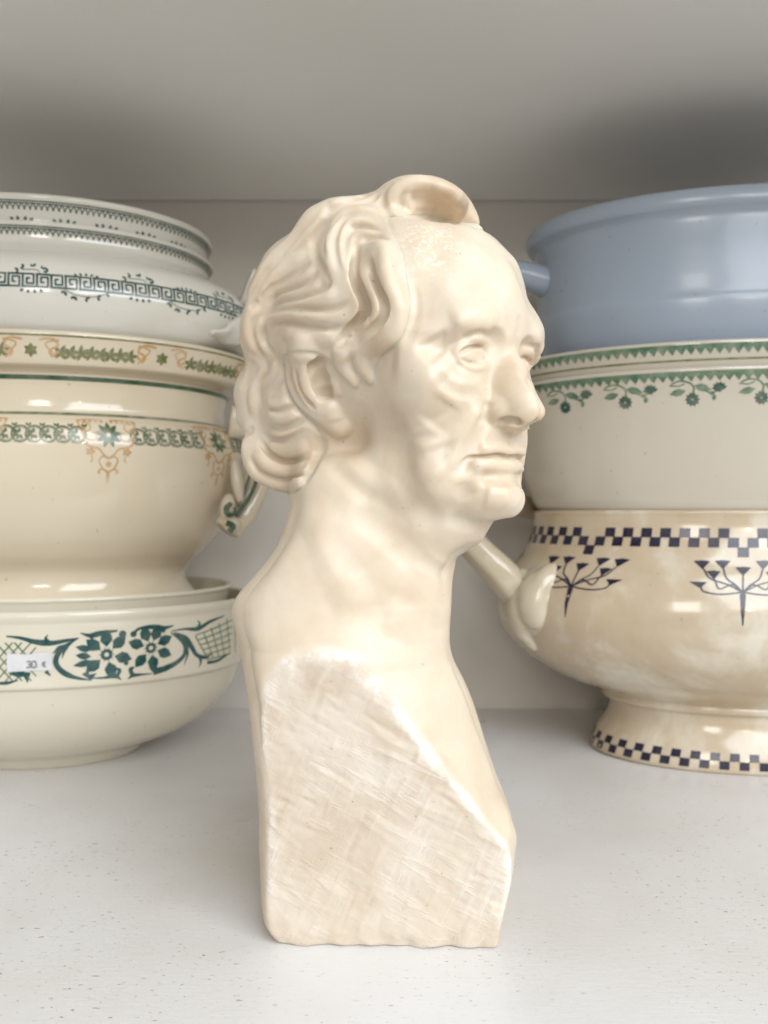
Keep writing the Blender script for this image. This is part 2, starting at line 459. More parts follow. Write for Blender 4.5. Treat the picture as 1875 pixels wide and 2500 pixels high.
# ---------------------------------------------------------------- printed decoration
EDGE = dict(a=-0.16, b=0.24)
# teal flowers and trellis on the sticker bowl -- drawn from enlarged view [0,1380,650,1930] (2.5523 px per photo px)
zt_, zb_ = 0.0885, 0.0572
ph0 = bowl.phi_at(0, 0.073)
P = Print(bowl, 0.073, ph0); P.bold = 1.2
u_of = {}
xs_ = np.linspace(-40, 640, 120)
us_ = np.array([P.arc(bowl.phi_at(x, 0.073)) for x in np.clip(xs_, -2000, 590)])
def bz(x):                                   # border's top and bottom rows at column x of the view
    t = x / 1450.0
    return 330 - 60 * t ** 1.6, 800 - 150 * t ** 1.7
def bv(x, y):
    px = x / 2.5523
    u = float(np.interp(px, xs_, us_))
    yt, yb = bz(max(x, 0))
    return (u, zt_ + (zb_ - zt_) * (y - yt) / (yb - yt))
def bvs(pts): return [bv(x, y) for x, y in pts]
mm = 0.001
P.stroke(bvs([(40, 405), (130, 420), (220, 450), (320, 460), (420, 440), (490, 425)]), (0.6 * mm, 2.6 * mm, 0.6 * mm))
P.stroke(bvs([(300, 450), (285, 425), (300, 395)]), (1.8 * mm, 1.2 * mm, 0.2 * mm))
P.stroke(bvs([(480, 430), (400, 490), (355, 560), (350, 620), (390, 680), (460, 720), (575, 745)]), (0.5 * mm, 2.2 * mm, 2.2 * mm, 2.4 * mm, 0.3 * mm))
P.stroke(bvs([(460, 445), (410, 500), (385, 580)]), (0.3 * mm, 1.6 * mm, 0.2 * mm))
P.stroke(bvs([(330, 540), (370, 500), (420, 470)]), (0.3 * mm, 2.2 * mm, 0.6 * mm))
P.poly(bvs([(510, 700), (560, 660), (555, 700), (605, 690), (570, 745)]))
P.stroke(bvs([(500, 385), (560, 405), (640, 385), (730, 372)]), (0.4 * mm, 2.6 * mm, 0.8 * mm))
P.poly(bvs([(540, 400), (575, 445), (590, 400)]))
P.disc(bv(762, 397), 1.9 * mm); P.disc(bv(830, 400), 1.7 * mm)
P.stroke(bvs([(830, 400), (860, 362), (940, 350), (1010, 362), (1080, 345)]), (1.2 * mm, 1.3 * mm, 2.8 * mm, 0.3 * mm))
P.poly(bvs([(985, 372), (1020, 400), (1035, 362)]))
P.stroke(bvs([(575, 728), (650, 725), (720, 712), (760, 740)]), (0.5 * mm, 1.0 * mm, 2.2 * mm, 0.3 * mm))
P.stroke(bvs([(735, 705), (748, 668), (725, 655)]), (1.6 * mm, 1.5 * mm, 1.0 * mm))
P.stroke(bvs([(800, 735), (825, 705), (815, 660), (838, 648)]), (0.3 * mm, 1.8 * mm, 1.8 * mm, 0.8 * mm))
P.stroke(bvs([(815, 708), (880, 702), (950, 695)]), (2.2 * mm, 1.0 * mm, 0.4 * mm))
P.disc(bv(788, 615), 1.2 * mm)
P.stroke(bvs([(960, 705), (1030, 660), (1100, 620), (1150, 560), (1150, 480), (1060, 395)]), (0.4 * mm, 2.8 * mm, 2.2 * mm, 1.8 * mm, 2.6 * mm, 0.4 * mm))
P.poly(bvs([(930, 650), (985, 625), (980, 650), (1030, 640), (965, 700)]))
P.stroke(bvs([(1065, 385), (1150, 375), (1230, 378), (1300, 335), (1390, 300)]), (0.4 * mm, 1.0 * mm, 2.2 * mm, 1.6 * mm, 0.4 * mm))
P.stroke(bvs([(1225, 375), (1240, 345), (1225, 318)]), (1.8 * mm, 1.2 * mm, 0.3 * mm))
P.stroke(bvs([(1080, 395), (1150, 440), (1195, 510), (1230, 570), (1290, 590), (1320, 565)]), (0.4 * mm, 2.8 * mm, 2.0 * mm, 1.8 * mm, 0.5 * mm))
P.stroke(bvs([(1160, 480), (1170, 560), (1148, 640)]), (1.4 * mm, 1.2 * mm, 0.2 * mm))
P.stroke(bvs([(1245, 580), (1255, 620), (1243, 660)]), (1.8 * mm, 1.3 * mm, 0.2 * mm))
P.stroke(bvs([(1295, 630), (1360, 620), (1425, 580)]), (1.4 * mm, 1.5 * mm, 0.8 * mm))
P.stroke(bvs([(-40, 765), (40, 765), (110, 745)]), (1.0 * mm, 1.6 * mm, 0.5 * mm))
P.stroke(bvs([(55, 690), (120, 700), (190, 690)]), (0.5 * mm, 2.6 * mm, 0.6 * mm))
P.poly(bvs([(140, 700), (172, 768), (190, 690)]))
P.stroke(bvs([(285, 675), (315, 710)]), (1.8 * mm, 0.4 * mm))
def blossom(cx, cy, r, angs, leaf=()):
    u, z = bv(cx, cy)
    s = (us_[60] - us_[50]) / (xs_[60] - xs_[50]) / 2.5523
    for a in angs:
        P.petal((u, z), math.radians(a), r * 0.96, r * 0.62, r * 0.42)
    P.ring((u, z), r * 0.22, r * 0.16, 14)
    for k in range(10):
        a = k * 0.628
        P.stroke([(u + r * 0.30 * math.cos(a), z + r * 0.30 * math.sin(a)), (u + r * 0.42 * math.cos(a), z + r * 0.42 * math.sin(a))], 0.25 * mm)
blossom(665, 550, 9.6 * mm, [92, 45, 140, -15, -75, -140])
blossom(940, 505, 9.2 * mm, [112, 70, 160, 25, -25, -80, -130])
for a, b in (((575, 515), (470, 490)), ((570, 565), (470, 555)), ((590, 600), (455, 635))):
    u0, z0_ = bv(*a); u1, z1_ = bv(*b)
    P.petal((u0, z0_), math.atan2(z1_ - z0_, u1 - u0), math.hypot(u1 - u0, z1_ - z0_), 3.6 * mm)
P.build('printed_border', I_TEAL_D)
P = Print(bowl, 0.073, ph0)
def lattice(x0, x1, y0, y1, n, skew):
    for k in range(n):
        a = (k + 0.5) / n
        for sgn in (1, -1):
            xa, xb = x0 + (x1 - x0) * (a - skew * sgn), x0 + (x1 - x0) * (a + skew * sgn)
            ya, yb = y0, y1
            pts = [(xa + (xb - xa) * t, ya + (yb - ya) * t) for t in np.linspace(0, 1, 9)]
            pts = [p for p in pts if x0 - 5 <= p[0] <= x1 + 5]
            if len(pts) > 1: P.stroke(bvs([pts[0], pts[-1]]), 0.7 * mm)
lattice(-60, 230, 455, 750, 5, 0.38)
P.build('printed_trellis', I_LEAF)
P = Print(bowl, 0.073, ph0)
for k in range(6):
    P.stroke(bvs([(1215 + k * 48, 430 - k * 26), (1300 + k * 34, 610 - k * 6)]), 0.75 * mm)
    P.stroke(bvs([(1215 + k * 17, 425 + k * 36), (1440, 340 + k * 48)]), 0.75 * mm)
P.build('printed_trellis', I_LEAF)

# price sticker
M_PAPER = Nodes('sticker_paper'); M_PAPER.bsdf.inputs['Roughness'].default_value = 0.5
_v = M_PAPER.coords(); M_PAPER.l(M_PAPER.ramp(M_PAPER.noise(_v, 130, 3), [(0.3, g3(208, 206, 206)), (0.7, g3(222, 220, 221))]), M_PAPER.bsdf.inputs['Base Color'])
P = Print(bowl, 0.073, ph0, 0.0006)
c4 = [(45, 540), (190, 536), (325, 530), (328, 660), (190, 672), (48, 680)]
g = [[(45 + (325 - 45) * i / 8, 540 - 8 * i / 8 + j / 3 * (138 - 6 * i / 8)) for i in range(9)] for j in range(4)]
# torn upper edge
for i in (3, 4): g[0][i] = (g[0][i][0], g[0][i][1] + 7)
flat = [bv(*p) for row in g for p in row]
P.add(flat, [[j * 9 + i, j * 9 + i + 1, (j + 1) * 9 + i + 1, (j + 1) * 9 + i] for j in range(3) for i in range(8)])
stk = P.build('price_sticker', M_PAPER.mat)
P = Print(bowl, 0.073, ph0, 0.0008)
def seg(*pts, w=1.0): P.stroke(bvs(pts), w * 0.85 * mm, 3)
seg((168, 602), (190, 598), (192, 618), (178, 622)); seg((178, 622), (193, 628), (190, 643), (166, 644))
seg((202, 600), (222, 598), (226, 640), (204, 643), (202, 600))
seg((286, 604), (270, 606), (268, 625), (280, 638), (288, 634)); seg((262, 618), (284, 616), w=0.7); seg((262, 627), (282, 626), w=0.7)
prc = P.build('printed_price', ink('grey_ink', g3(120, 118, 118), 0.3)); prc.parent = stk

# ochre-trimmed tureen: circles, pendants, lines
m_cols = [(266, 1.0), (536, 1.0)]
ph_a = tur.phi_at(266, 0.184); ph_b = tur.phi_at(536, 0.184)
P = Print(tur, 0.184, ph_a)
step = P.arc(ph_b)
PG = Print(tur, 0.184, ph_a)
zc_ = tur.z_at(150, 1060)
for k in range(-2, 3):
    u0 = k * step
    n = 6
    w = 0.60 * step
    for i in range(n):
        u = u0 + step * 0.5 + (i - (n - 1) / 2) * w / n * 1.06
        P.ring((u, zc_), 0.0043, 0.0008, 18)
        P.ring((u, zc_), 0.0035, 0.00035, 16)
        for a in (200, 250, 300, 90, 140): P.petal((u - 0.0004, zc_), math.radians(a), 0.0028, 0.0016, 0.0004)
        P.petal((u + 0.0038, zc_ + 0.0038), math.radians(60), 0.0026, 0.0013); P.petal((u + 0.0036, zc_ + 0.0040), math.radians(120), 0.0022, 0.0012)
        P.disc((u + 0.0046, zc_ - 0.0040), 0.0005, 8)
    for a in range(0, 360, 40): P.petal((u0, zc_ + 0.0004), math.radians(a + 90), 0.0062, 0.0027, 0.0008)
    PG = Print(tur, 0.184, ph_a)
    for sg in (-1, 1):
        def S(pts): return [(u0 + sg * x * mm, zc_ + y * mm) for x, y in pts]
        PG.stroke(S([(2, 8.4), (8, 8.6), (15, 8.0)]), 0.7 * mm)
        PG.stroke(S([(15, 8.0), (14, 5), (11, 3)]), 0.8 * mm)
        for q in range(5): PG.disc(S([(2.5 + 2.9 * q, 7.4)])[0], 0.75 * mm, 8)
        PG.stroke(S([(12.5, 6.5), (10, 6.8), (8.5, 4), (10.5, 2), (12.5, 3)]), 0.8 * mm)
        PG.stroke(S([(13.5, 4), (12.5, 0), (9.5, -2.5), (6.5, -2.2), (6, 0.5), (8, 1.5)]), 0.8 * mm)
        PG.stroke(S([(11.5, -1.5), (12.2, -4), (9, -6), (5, -7), (2.6, -10), (0, -12)]), 0.9 * mm)
        for a in range(5): PG.petal(S([(9, -8.5)])[0], math.radians(72 * a), 2.4 * mm, 1.7 * mm, 0.2 * mm)
        PG.stroke(S([(8.5, -10.5), (8.0, -13), (9, -14)]), 0.7 * mm)
        PG.stroke(S([(0, -12), (3, -11), (4.6, -13), (3, -17), (0, -19.5)]), 0.8 * mm)
        PG.stroke(S([(0, -19), (3, -17.6), (4.8, -18.6), (4, -20)]), 0.9 * mm)
    PG.disc((u0, zc_ - 15 * mm), 1.5 * mm)
    PG.stroke([(u0, zc_ - 19 * mm), (u0, zc_ - 25 * mm)], (1.2 * mm, 1.9 * mm, 0.4 * mm))
    PG.build('printed_pendant', I_GOLD)
P.band(tur.z_at(150, 1013), tur.z_at(150, 1007), **EDGE)
P.build('printed_border', I_GREEN)
P = Print(tur, 0.21, ph_a, 0.0002); P.band(0.2158, 0.2182, **EDGE); P.build('green_line', I_DKGREEN)

# olive rim bowl
P = Print(rimbowl, 0.23, ph_a); PG = Print(rimbowl, 0.23, ph_a)
P.band(0.2362, 0.2371, **EDGE)
uo = P.arc(rimbowl.phi_at(396, 0.23))
def in_gold(u): return abs(((u - uo + step / 2) % step) - step / 2) < 0.014
for k in range(-34, 54):
    u = k * 0.0048
    if in_gold(u): continue
    for a, l in ((15, 5.2), (70, 4.6), (-40, 4.4), (150, 3.6), (-120, 3.8)):
        P.petal((u, 0.2284), math.radians(a + 14 * math.sin(k * 1.7)), l * mm, 2.0 * mm)
    P.stroke([(u - 0.003, 0.2262), (u, 0.2275), (u + 0.0033, 0.2266)], 0.6 * mm)
for k in range(-2, 4):
    u0 = uo + k * step
    PG = Print(rimbowl, 0.23, ph_a)
    for sg in (-1, 1):
        PG.stroke([(u0 + sg * 0.004, 0.2345), (u0 + sg * 0.010, 0.235), (u0 + sg * 0.013, 0.232), (u0 + sg * 0.009, 0.229), (u0 + sg * 0.0105, 0.226)], 1.1 * mm)
        PG.stroke([(u0 + sg * 0.012, 0.2345), (u0 + sg * 0.007, 0.2325), (u0 + sg * 0.011, 0.2275), (u0 + sg * 0.0125, 0.2252)], 0.8 * mm)
        for q in range(3): PG.petal((u0 + sg * 0.0115, 0.2275 + q * 0.0028), math.radians(90 - sg * 50), 2.6 * mm, 1.6 * mm)
    for a in range(0, 360, 60): P.petal((u0, 0.2292), math.radians(a + 30), 3.6 * mm, 2.2 * mm)
    PG.build('ochre_motif', I_GOLD)
P.build('printed_rim', I_OLIVE)

# Greek key tureen
kz = key.z_at(150, 688)
ph_k = key.phi_at(0, kz)
P = Print(key, kz, ph_k)
hh = 0.0034                                             # half height of the band
pitch = 0.0068
def key_cell(u, flip):
    f = -1 if flip else 1
    def S(pts): return [(u + x * pitch, kz + f * y * hh) for x, y in pts]
    def ln(pts, w=1.0):
        for a, b in zip(pts[:-1], pts[1:]): P.stroke(S([a, b]), w * mm)
    ln([(-0.5, 0.95), (0.36, 0.95)]); ln([(0.36, 1.05), (0.36, -0.55)]); ln([(0.40, -0.5), (-0.12, -0.5)]); ln([(-0.12, -0.6), (-0.12, 0.35)]); ln([(-0.16, 0.3), (0.12, 0.3)])
    ln([(-0.40, 1.0), (-0.40, -1.0)], 1.1); ln([(-0.5, -0.95), (0.5, -0.95)], 1.15)
for k in range(-12, 32):
    key_cell(k * pitch, k % 2)
e = 0.62                                                 # sprigs of leaves above and below
for k in range(-3, 9):
    u0 = 0.0150 + k * 0.0262
    zk = kz
    def leaf_(dx, dz, a, l, w): P.petal((u0 + dx * e * mm, kz + dz * mm), math.radians(a), l * mm, w * mm)
    if k % 2 == 0:
        for dx, dz, a in ((-10, 5.0, 150), (-6, 6.6, 120), (1, 7.2, 60), (8, 6.2, 20), (12, 4.4, 90)):
            leaf_(dx, dz, a, 2.6, 1.4); leaf_(dx, dz, a + 75, 2.1, 1.1)
        P.stroke([(u0 + 7 * e * mm, kz + 3.4 * mm), (u0 + 4 * e * mm, kz + 5.6 * mm), (u0 - 8 * e * mm, kz + 5.4 * mm)], 0.4 * mm)
        for dx in (-6, -2, 2, 6): leaf_(dx, -4.6, -90 + 9 * dx, 2.2, 1.6)
    else:
        for dx in (-7, -3.5, 0, 3.5, 7): leaf_(dx, 3.8, 90 - 9 * dx, 2.0, 1.3)
        for dx, dz, a in ((-17, -4.6, -70), (-10, -6.8, -50), (-1, -7.6, 20), (8, -6.8, 40), (15, -4.8, 60)):
            leaf_(dx, dz, a, 2.8, 1.6); leaf_(dx, dz, a - 80, 2.1, 1.3)
        P.stroke([(u0 - 17 * e * mm, kz - 4 * mm), (u0 - 8 * e * mm, kz - 6.2 * mm), (u0 + 6 * e * mm, kz - 6.4 * mm), (u0 + 15 * e * mm, kz - 4.4 * mm)], 0.4 * mm)
P.build('printed_border', I_TEAL)
def chain(pot, z, phi, n0, n1, s=0.0029, mat=None, name='chain_edge'):
    Q_ = Print(pot, z, phi, 0.0002)
    for k in range(n0, n1):
        u = k * s
        Q_.ring((u, z), s * 0.34, 0.0007, 8)
        Q_.disc((u + s / 2, z + 0.0008), 0.0006, 6); Q_.disc((u, z - 0.0018), 0.0007, 6)
    Q_.band(z + 0.0016, z + 0.0022, **EDGE)
    return Q_.build(name, mat or I_CHAIN)
chain(key, 0.2962, ph_k, -40, 84)
chain(nest, 0.3098, ph_k, -40, 84)
P = Print(nest, 0.304, ph_k, 0.0002)
for k in range(-2, 6):
    u0 = 0.004 + k * 0.0215
    for dx in (-4, -1.5, 1.5, 4): P.petal((u0 + dx * mm, 0.3018), math.radians(90 - 12 * dx), 2.6 * mm, 1.8 * mm)
P.build('printed_sprigs', I_CHAIN)

# checkered tureen
ph_c = tan.phi_at(1815, 0.132)
P = Print(tan, 0.133, ph_c, 0.0002)
ph_l = tan.phi_at(1446, 0.132)
L = -P.arc(ph_l)                                         # distance between two pendants
q = L / 16.0
zt2 = tan.z_at(1815, 1290); hq = (zt2 - tan.z_at(1815, 1360)) / 3.0
for k in range(-60, 30):
    j = k % 16
    def sq(u, r_):
        a, b = u - q * 0.56, u + q * 0.56
        P.add([(a, zt2 - r_ * hq), (b, zt2 - r_ * hq), (b, zt2 - (r_ + 1.03) * hq), (a, zt2 - (r_ + 1.03) * hq)], [[0, 1, 2, 3]])
    if j == 0: sq(k * q, 2)
    else: sq(k * q, 1 if j % 2 else 0)
# umbel flowers below the points
zf = tan.z_at(1815, 1372)
def umbel(u0, sc):
    def S(x, y): return (u0 + x * sc, zf + y * sc)
    base = (0, -0.0160)
    heads = [(-0.0205, -0.0010, 1.1), (-0.0102, -0.0008, 1.05), (0.0, -0.0042, 1), (0.0102, -0.0008, 1.05), (0.0205, -0.0010, 1.1), (-0.0142, -0.0064, .9), (0.0142, -0.0064, .9), (-0.0208, -0.0125, 1.1), (0.0208, -0.0125, 1.1)]
    for x, y, w in heads:
        if y < -0.01:
            P.stroke([S(*base), S(x * 0.5, base[1] - 0.0012), S(x * 0.85, y - 0.0034), S(x * 0.93, y - 0.0012)], 0.75 * mm)
            P.poly([S(x - 0.0042, y + 0.0016), S(x + 0.0042, y + 0.0016), S(x * 0.93, y - 0.0018)])
        else:
            P.stroke([S(*base), S(x * 0.35, base[1] + 0.004), S(x * 0.75, y - 0.008), S(x * 0.93, y - 0.003)] if x else [S(*base), S(0, y - 0.002)], 0.75 * mm)
            P.poly([S(x - 0.0038 * w, y + 0.0012), S(x, y + 0.0017), S(x + 0.0038 * w, y + 0.0012), S(x * 0.95, y - 0.0032)])
    P.poly([S(-0.0014, -0.0172), S(0, -0.0160), S(0.0014, -0.0172), S(0.0009, -0.026), S(0.0002, -0.0335), S(-0.0002, -0.0335), S(-0.0009, -0.026)])
for k in range(-3, 3): umbel(k * L, 0.96)
P.build('checker_border', I_NAVY)
P = Print(tan, 0.007, ph_c, 0.0002)
qf = 0.0052
for k in range(-50, 40):
    z1, z0_ = (0.0116, 0.0074) if k % 2 else (0.0074, 0.0030)
    a, b = (k - 0.5) * qf, (k + 0.5) * qf
    P.add([(a, z1), (b, z1), (b, z0_), (a, z0_)], [[0, 1, 2, 3]])
P.build('checker_foot', I_NAVY)

# flower bowl: sawtooth edge and sprays of flowers
def sawtooth(pot, z1, z0_, phi, name):
    S_ = Print(pot, z1, phi, 0.0002)
    S_.band(z1, z1 + 0.0022, **EDGE)
    for k in range(-44, 30):
        u = k * 0.0047
        S_.poly([(u - 0.0022, z1), (u + 0.0022, z1), (u, z0_ - 0.0006)])
    return S_.build(name, I_LEAF)
ph_s = flower.phi_at(1690, 0.21)
sawtooth(saw, 0.2326, 0.2300, ph_s, 'sawtooth_rim')
sawtooth(flower, 0.2184, 0.2160, ph_s, 'sawtooth_border')
P = Print(saw, 0.226, ph_s, 0.0002); P.band(0.2262, 0.2272, **EDGE); P.build('olive_line', I_OLIVE)
zf2 = flower.z_at(1690, 955)
P = Print(flower, zf2, ph_s); PL = Print(flower, zf2, ph_s)
stepf = abs(P.arc(flower.phi_at(1525, zf2)))
for k in range(-5, 3):
    u0 = k * stepf
    def S(x, y): return (u0 + x * mm, zf2 + y * 0.72 * mm)
    for a in range(0, 360, 36): P.petal(S(0, -6.0), math.radians(a), 3.5 * mm, 1.9 * mm, 0.4 * mm)
    for a in (20, 50, 80, 110, 140, 170): P.petal(S(13.5, 1.0), math.radians(a), 4.0 * mm, 2.0 * mm)
    P.disc(S(13.5, 0.5), 1.2 * mm)
    PL.petal(S(-3, 0.5), math.radians(192), 8.6 * mm, 3.6 * mm); PL.petal(S(1, 4.0), math.radians(-16), 9.0 * mm, 3.8 * mm)
    PL.petal(S(11, -2.5), math.radians(-100), 3.6 * mm, 2.2 * mm); PL.petal(S(11, -2.5), math.radians(160), 3.2 * mm, 2.0 * mm)
    PL.stroke([S(-10, 5.5), S(-6, 7.5), S(-1, 6), S(1, 2), S(0, -2)], 0.8 * mm)
    PL.stroke([S(-11, 4.6), S(-6.5, 4.0), S(-3.5, 5.5)], 0.6 * mm)
    PL.stroke([S(4, 2.5), S(9, -1.5), S(12.5, 0)], 0.8 * mm)
P.build('printed_flowers', I_FLOWER); PL.build('printed_leaves', I_LEAF)

# ---------------------------------------------------------------- handles
M_HANDLE = glaze('handle_glaze', g3(200, 190, 168), g3(184, 168, 142), 0.18)
def local(pot, pts): return [(x - pot.xc, y - pot.yc, z - pot.z0) for x, y, z in pts]
def wp(px, py, Y):
    X, Z = ray_xz(px, py, Y); return (X, Y, Z)
# right tureen: fluted loop with a palmette where it joins the bowl
arm = [wp(1312, 1244, 0.512), wp(1270, 1234, 0.500), wp(1215, 1222, 0.485), wp(1150, 1238, 0.468), wp(1118, 1285, 0.457), wp(1168, 1345, 0.450), wp(1226, 1404, 0.449), wp(1258, 1446, 0.455), wp(1280, 1486, 0.464)]
V, F = tube_mesh(local(tan, arm), [0.007, 0.007, 0.0072, 0.0075, 0.0077, 0.008, 0.0088, 0.0098, 0.0092, 0.006], 0.85, 24, (0, 1, 0), 0.05, 6)
mesh_object('handle', V, F, M_HANDLE, tan.root)
# palmette: a moulded leaf with shallow lobes that runs into the side of the bowl
z_of = lambda py: EYE - (py - 1250) / 1875 * 0.452
lobes = [(1236, 1468, 30, 66, 0.10), (1270, 1496, 26, 62, 0.0), (1306, 1458, 32, 78, -0.12), (1334, 1412, 20, 46, -0.25), (1282, 1548, 18, 46, -0.1), (1258, 1418, 40, 34, 0.0)]
pu = Print(tan, z_of(1470), tan.phi_at(1290, z_of(1470)))
LB = []
for px, py, rx, rz, tl in lobes:
    LB.append((pu.arc(tan.phi_at(px, z_of(py))), z_of(py), rx * 0.452 / 1875 * 1.25, rz * 0.452 / 1875, tl))
uu = np.linspace(-0.040, 0.026, 74); vv = np.linspace(z_of(1600), z_of(1366), 74)
U_, V_g = np.meshgrid(uu, vv, indexing='ij')
acc = np.zeros_like(U_)
for cu, cv, ru, rv, tl in LB:
    du, dv = U_ - cu, V_g - cv
    a_ = (du * math.cos(tl) - dv * math.sin(tl)) / ru; b_ = (du * math.sin(tl) + dv * math.cos(tl)) / rv
    acc += np.clip(1 - a_ * a_ - b_ * b_, 0, 1) ** 3.2
pad = np.clip(1 - ((U_ - pu.arc(tan.phi_at(1280, z_of(1464)))) / 0.019) ** 2 - ((V_g - z_of(1464)) / 0.0235) ** 2, 0, 1)
hgt = 0.0055 * pad + 0.0050 * acc ** (1 / 6.4) * np.clip(acc * 40, 0, 1) - 0.0012
ph_g = np.interp(U_, pu.s, pu.ph)
P0 = tan.point(ph_g, V_g, 0.0); P1 = tan.point(ph_g, V_g, 1.0)
PV = P0 + (P1 - P0) * hgt[..., None]
ni, nj = U_.shape
mesh_object('palmette', PV.reshape(-1, 3).tolist(), [[a * nj + b, (a + 1) * nj + b, (a + 1) * nj + b + 1, a * nj + b + 1] for a in range(ni - 1) for b in range(nj - 1)], M_HANDLE, tan.root)
# blue basin lug
lug = [wp(1352, 694, 0.474), wp(1322, 686, 0.470), wp(1280, 672, 0.468), wp(1235, 668, 0.467), wp(1205, 668, 0.467)]
V, F = tube_mesh(local(blue, lug), [0.0105, 0.0092, 0.0080, 0.0078, 0.003], 1.0, 18, (0, 1, 0))
mesh_object('lug_handle', V, F, M_BLUE, blue.root)
# cream tureen strap handle
hs = [wp(560, 1030, 0.455), wp(612, 1040, 0.460), wp(642, 1085, 0.463), wp(626, 1172, 0.462), wp(588, 1248, 0.456), wp(556, 1292, 0.446)]
V, F = tube_mesh(local(tur, hs), [0.010, 0.0085, 0.008, 0.0085, 0.010, 0.008], 0.55, 16, (0, 1, 0.2))
h_ = mesh_object('handle', V, F, M_CREAM, tur.root)
fr_ = lambda pts, w: tube_mesh(local(tur, pts), w, 0.5, 8, (0, 1, 0))
V, F = [], []
for pts, w in (([wp(640, 1110, 0.4525), wp(620, 1190, 0.4505), wp(578, 1262, 0.4445), wp(560, 1290, 0.440)], [0.0006, 0.0012, 0.0012, 0.0005]),
               ([wp(622, 1120, 0.4520), wp(600, 1190, 0.4490), wp(582, 1240, 0.4450)], [0.0004, 0.0009, 0.0004]),
               ([wp(565, 1228, 0.4400), wp(553, 1240, 0.4390), wp(556, 1256, 0.4385), wp(574, 1252, 0.440), wp(572, 1238, 0.440)], [0.0012, 0.0016, 0.0014, 0.001, 0.0006]),
               ([wp(552, 1276, 0.4380), wp(570, 1284, 0.4390), wp(560, 1298, 0.4385)], [0.0018, 0.0014, 0.0016])):
    v, f = fr_(pts, w); n0 = len(V); V += v; F += [[n0 + i for i in q_] for q_ in f]
o = mesh_object('painted_lines', V, F, I_DKGREEN, tur.root)
leaf = [(local(tur, [wp(px, py, Y)])[0], (rx * .00023, 0.005, rz * .00023), 0.0, tl) for px, py, Y, rx, rz, tl in
        ((556, 1240, 0.4445, 20, 36, 0.1), (566, 1280, 0.4440, 24, 22, 0.3), (580, 1180, 0.449, 16, 60, -0.15))]
V, F = blob_mesh(leaf); mesh_object('handle_leaf', V, F, M_CREAM, tur.root)
# Greek-key tureen ear handle
hk = [wp(600, 700, 0.452), wp(632, 716, 0.455), wp(640, 760, 0.455), wp(604, 800, 0.446), wp(556, 815, 0.432), wp(516, 812, 0.418)]
V, F = tube_mesh(local(key, hk), [0.012, 0.011, 0.010, 0.009, 0.0065, 0.002], 0.5, 16, (0.3, 1, 0.4))
mesh_object('handle', V, F, M_WHITE, key.root)
# ================================================================== BUST
# carved as a signed distance field on a voxel grid (millimetres), then meshed
GS = 0.50                                            # voxel size, mm
EY = EYE * 1000.0
gx = np.arange(-72.0, 66.0, GS, dtype=np.float32)
gy = np.arange(243.0, 370.0, GS, dtype=np.float32)
gz = np.arange(-3.0, 288.0, GS, dtype=np.float32)
ORG = np.array([gx[0], gy[0], gz[0]], dtype=np.float64)
T = np.full((len(gx), len(gy), len(gz)), 60.0, dtype=np.float32)

def box(lo, hi):
    i0 = np.maximum(np.floor((np.asarray(lo) - ORG) / GS).astype(int), 0)
    i1 = np.minimum(np.ceil((np.asarray(hi) - ORG) / GS).astype(int) + 1, T.shape)
    if (i1 <= i0).any(): return None, (None, None, None)
    sl = tuple(slice(a, b) for a, b in zip(i0, i1))
    return sl, (gx[sl[0]][:, None, None], gy[sl[1]][None, :, None], gz[sl[2]][None, None, :])

def smin(a, b, k):
    h = np.clip(0.5 + 0.5 * (b - a) / k, 0, 1)
    return b * (1 - h) + a * h - k * h * (1 - h)
def smax(a, b, k): return -smin(-a, -b, k)

def sample(P, F=None):
    F = T if F is None else F
    q = (np.asarray(P, dtype=np.float64) - ORG) / GS
    q = np.clip(q, 0, np.array(F.shape) - 1.001)
    i = q.astype(int); f = (q - i)
    out = 0
    for dx in (0, 1):
        wx = f[..., 0] if dx else 1 - f[..., 0]
        for dy in (0, 1):
            wy = f[..., 1] if dy else 1 - f[..., 1]
            for dz in (0, 1):
                wz = f[..., 2] if dz else 1 - f[..., 2]
                out = out + F[i[..., 0] + dx, i[..., 1] + dy, i[..., 2] + dz] * (wx * wy * wz)
    return out

# ---- head frame: f forward, s towards the near cheek, u up
PSI = math.radians(44)
HF = np.array([math.sin(PSI), -math.cos(PSI), 0]); HS = np.array([-math.cos(PSI), -math.sin(PSI), 0]); HU = np.array([0, 0, 1.0])
HC = np.array([13.6, 296.0, EY + 55.0])
def H(f, s, u): return HC + f * HF + s * HS + u * HU
def to_head(P):
    d = np.asarray(P) - HC
    return np.stack([d @ HF, d @ HS, d @ HU], -1)
def mirror(P):
    d = to_head(P); d = d * np.array([1, -1, 1])
    return HC + d[..., 0:1] * HF + d[..., 1:2] * HS + d[..., 2:3] * HU

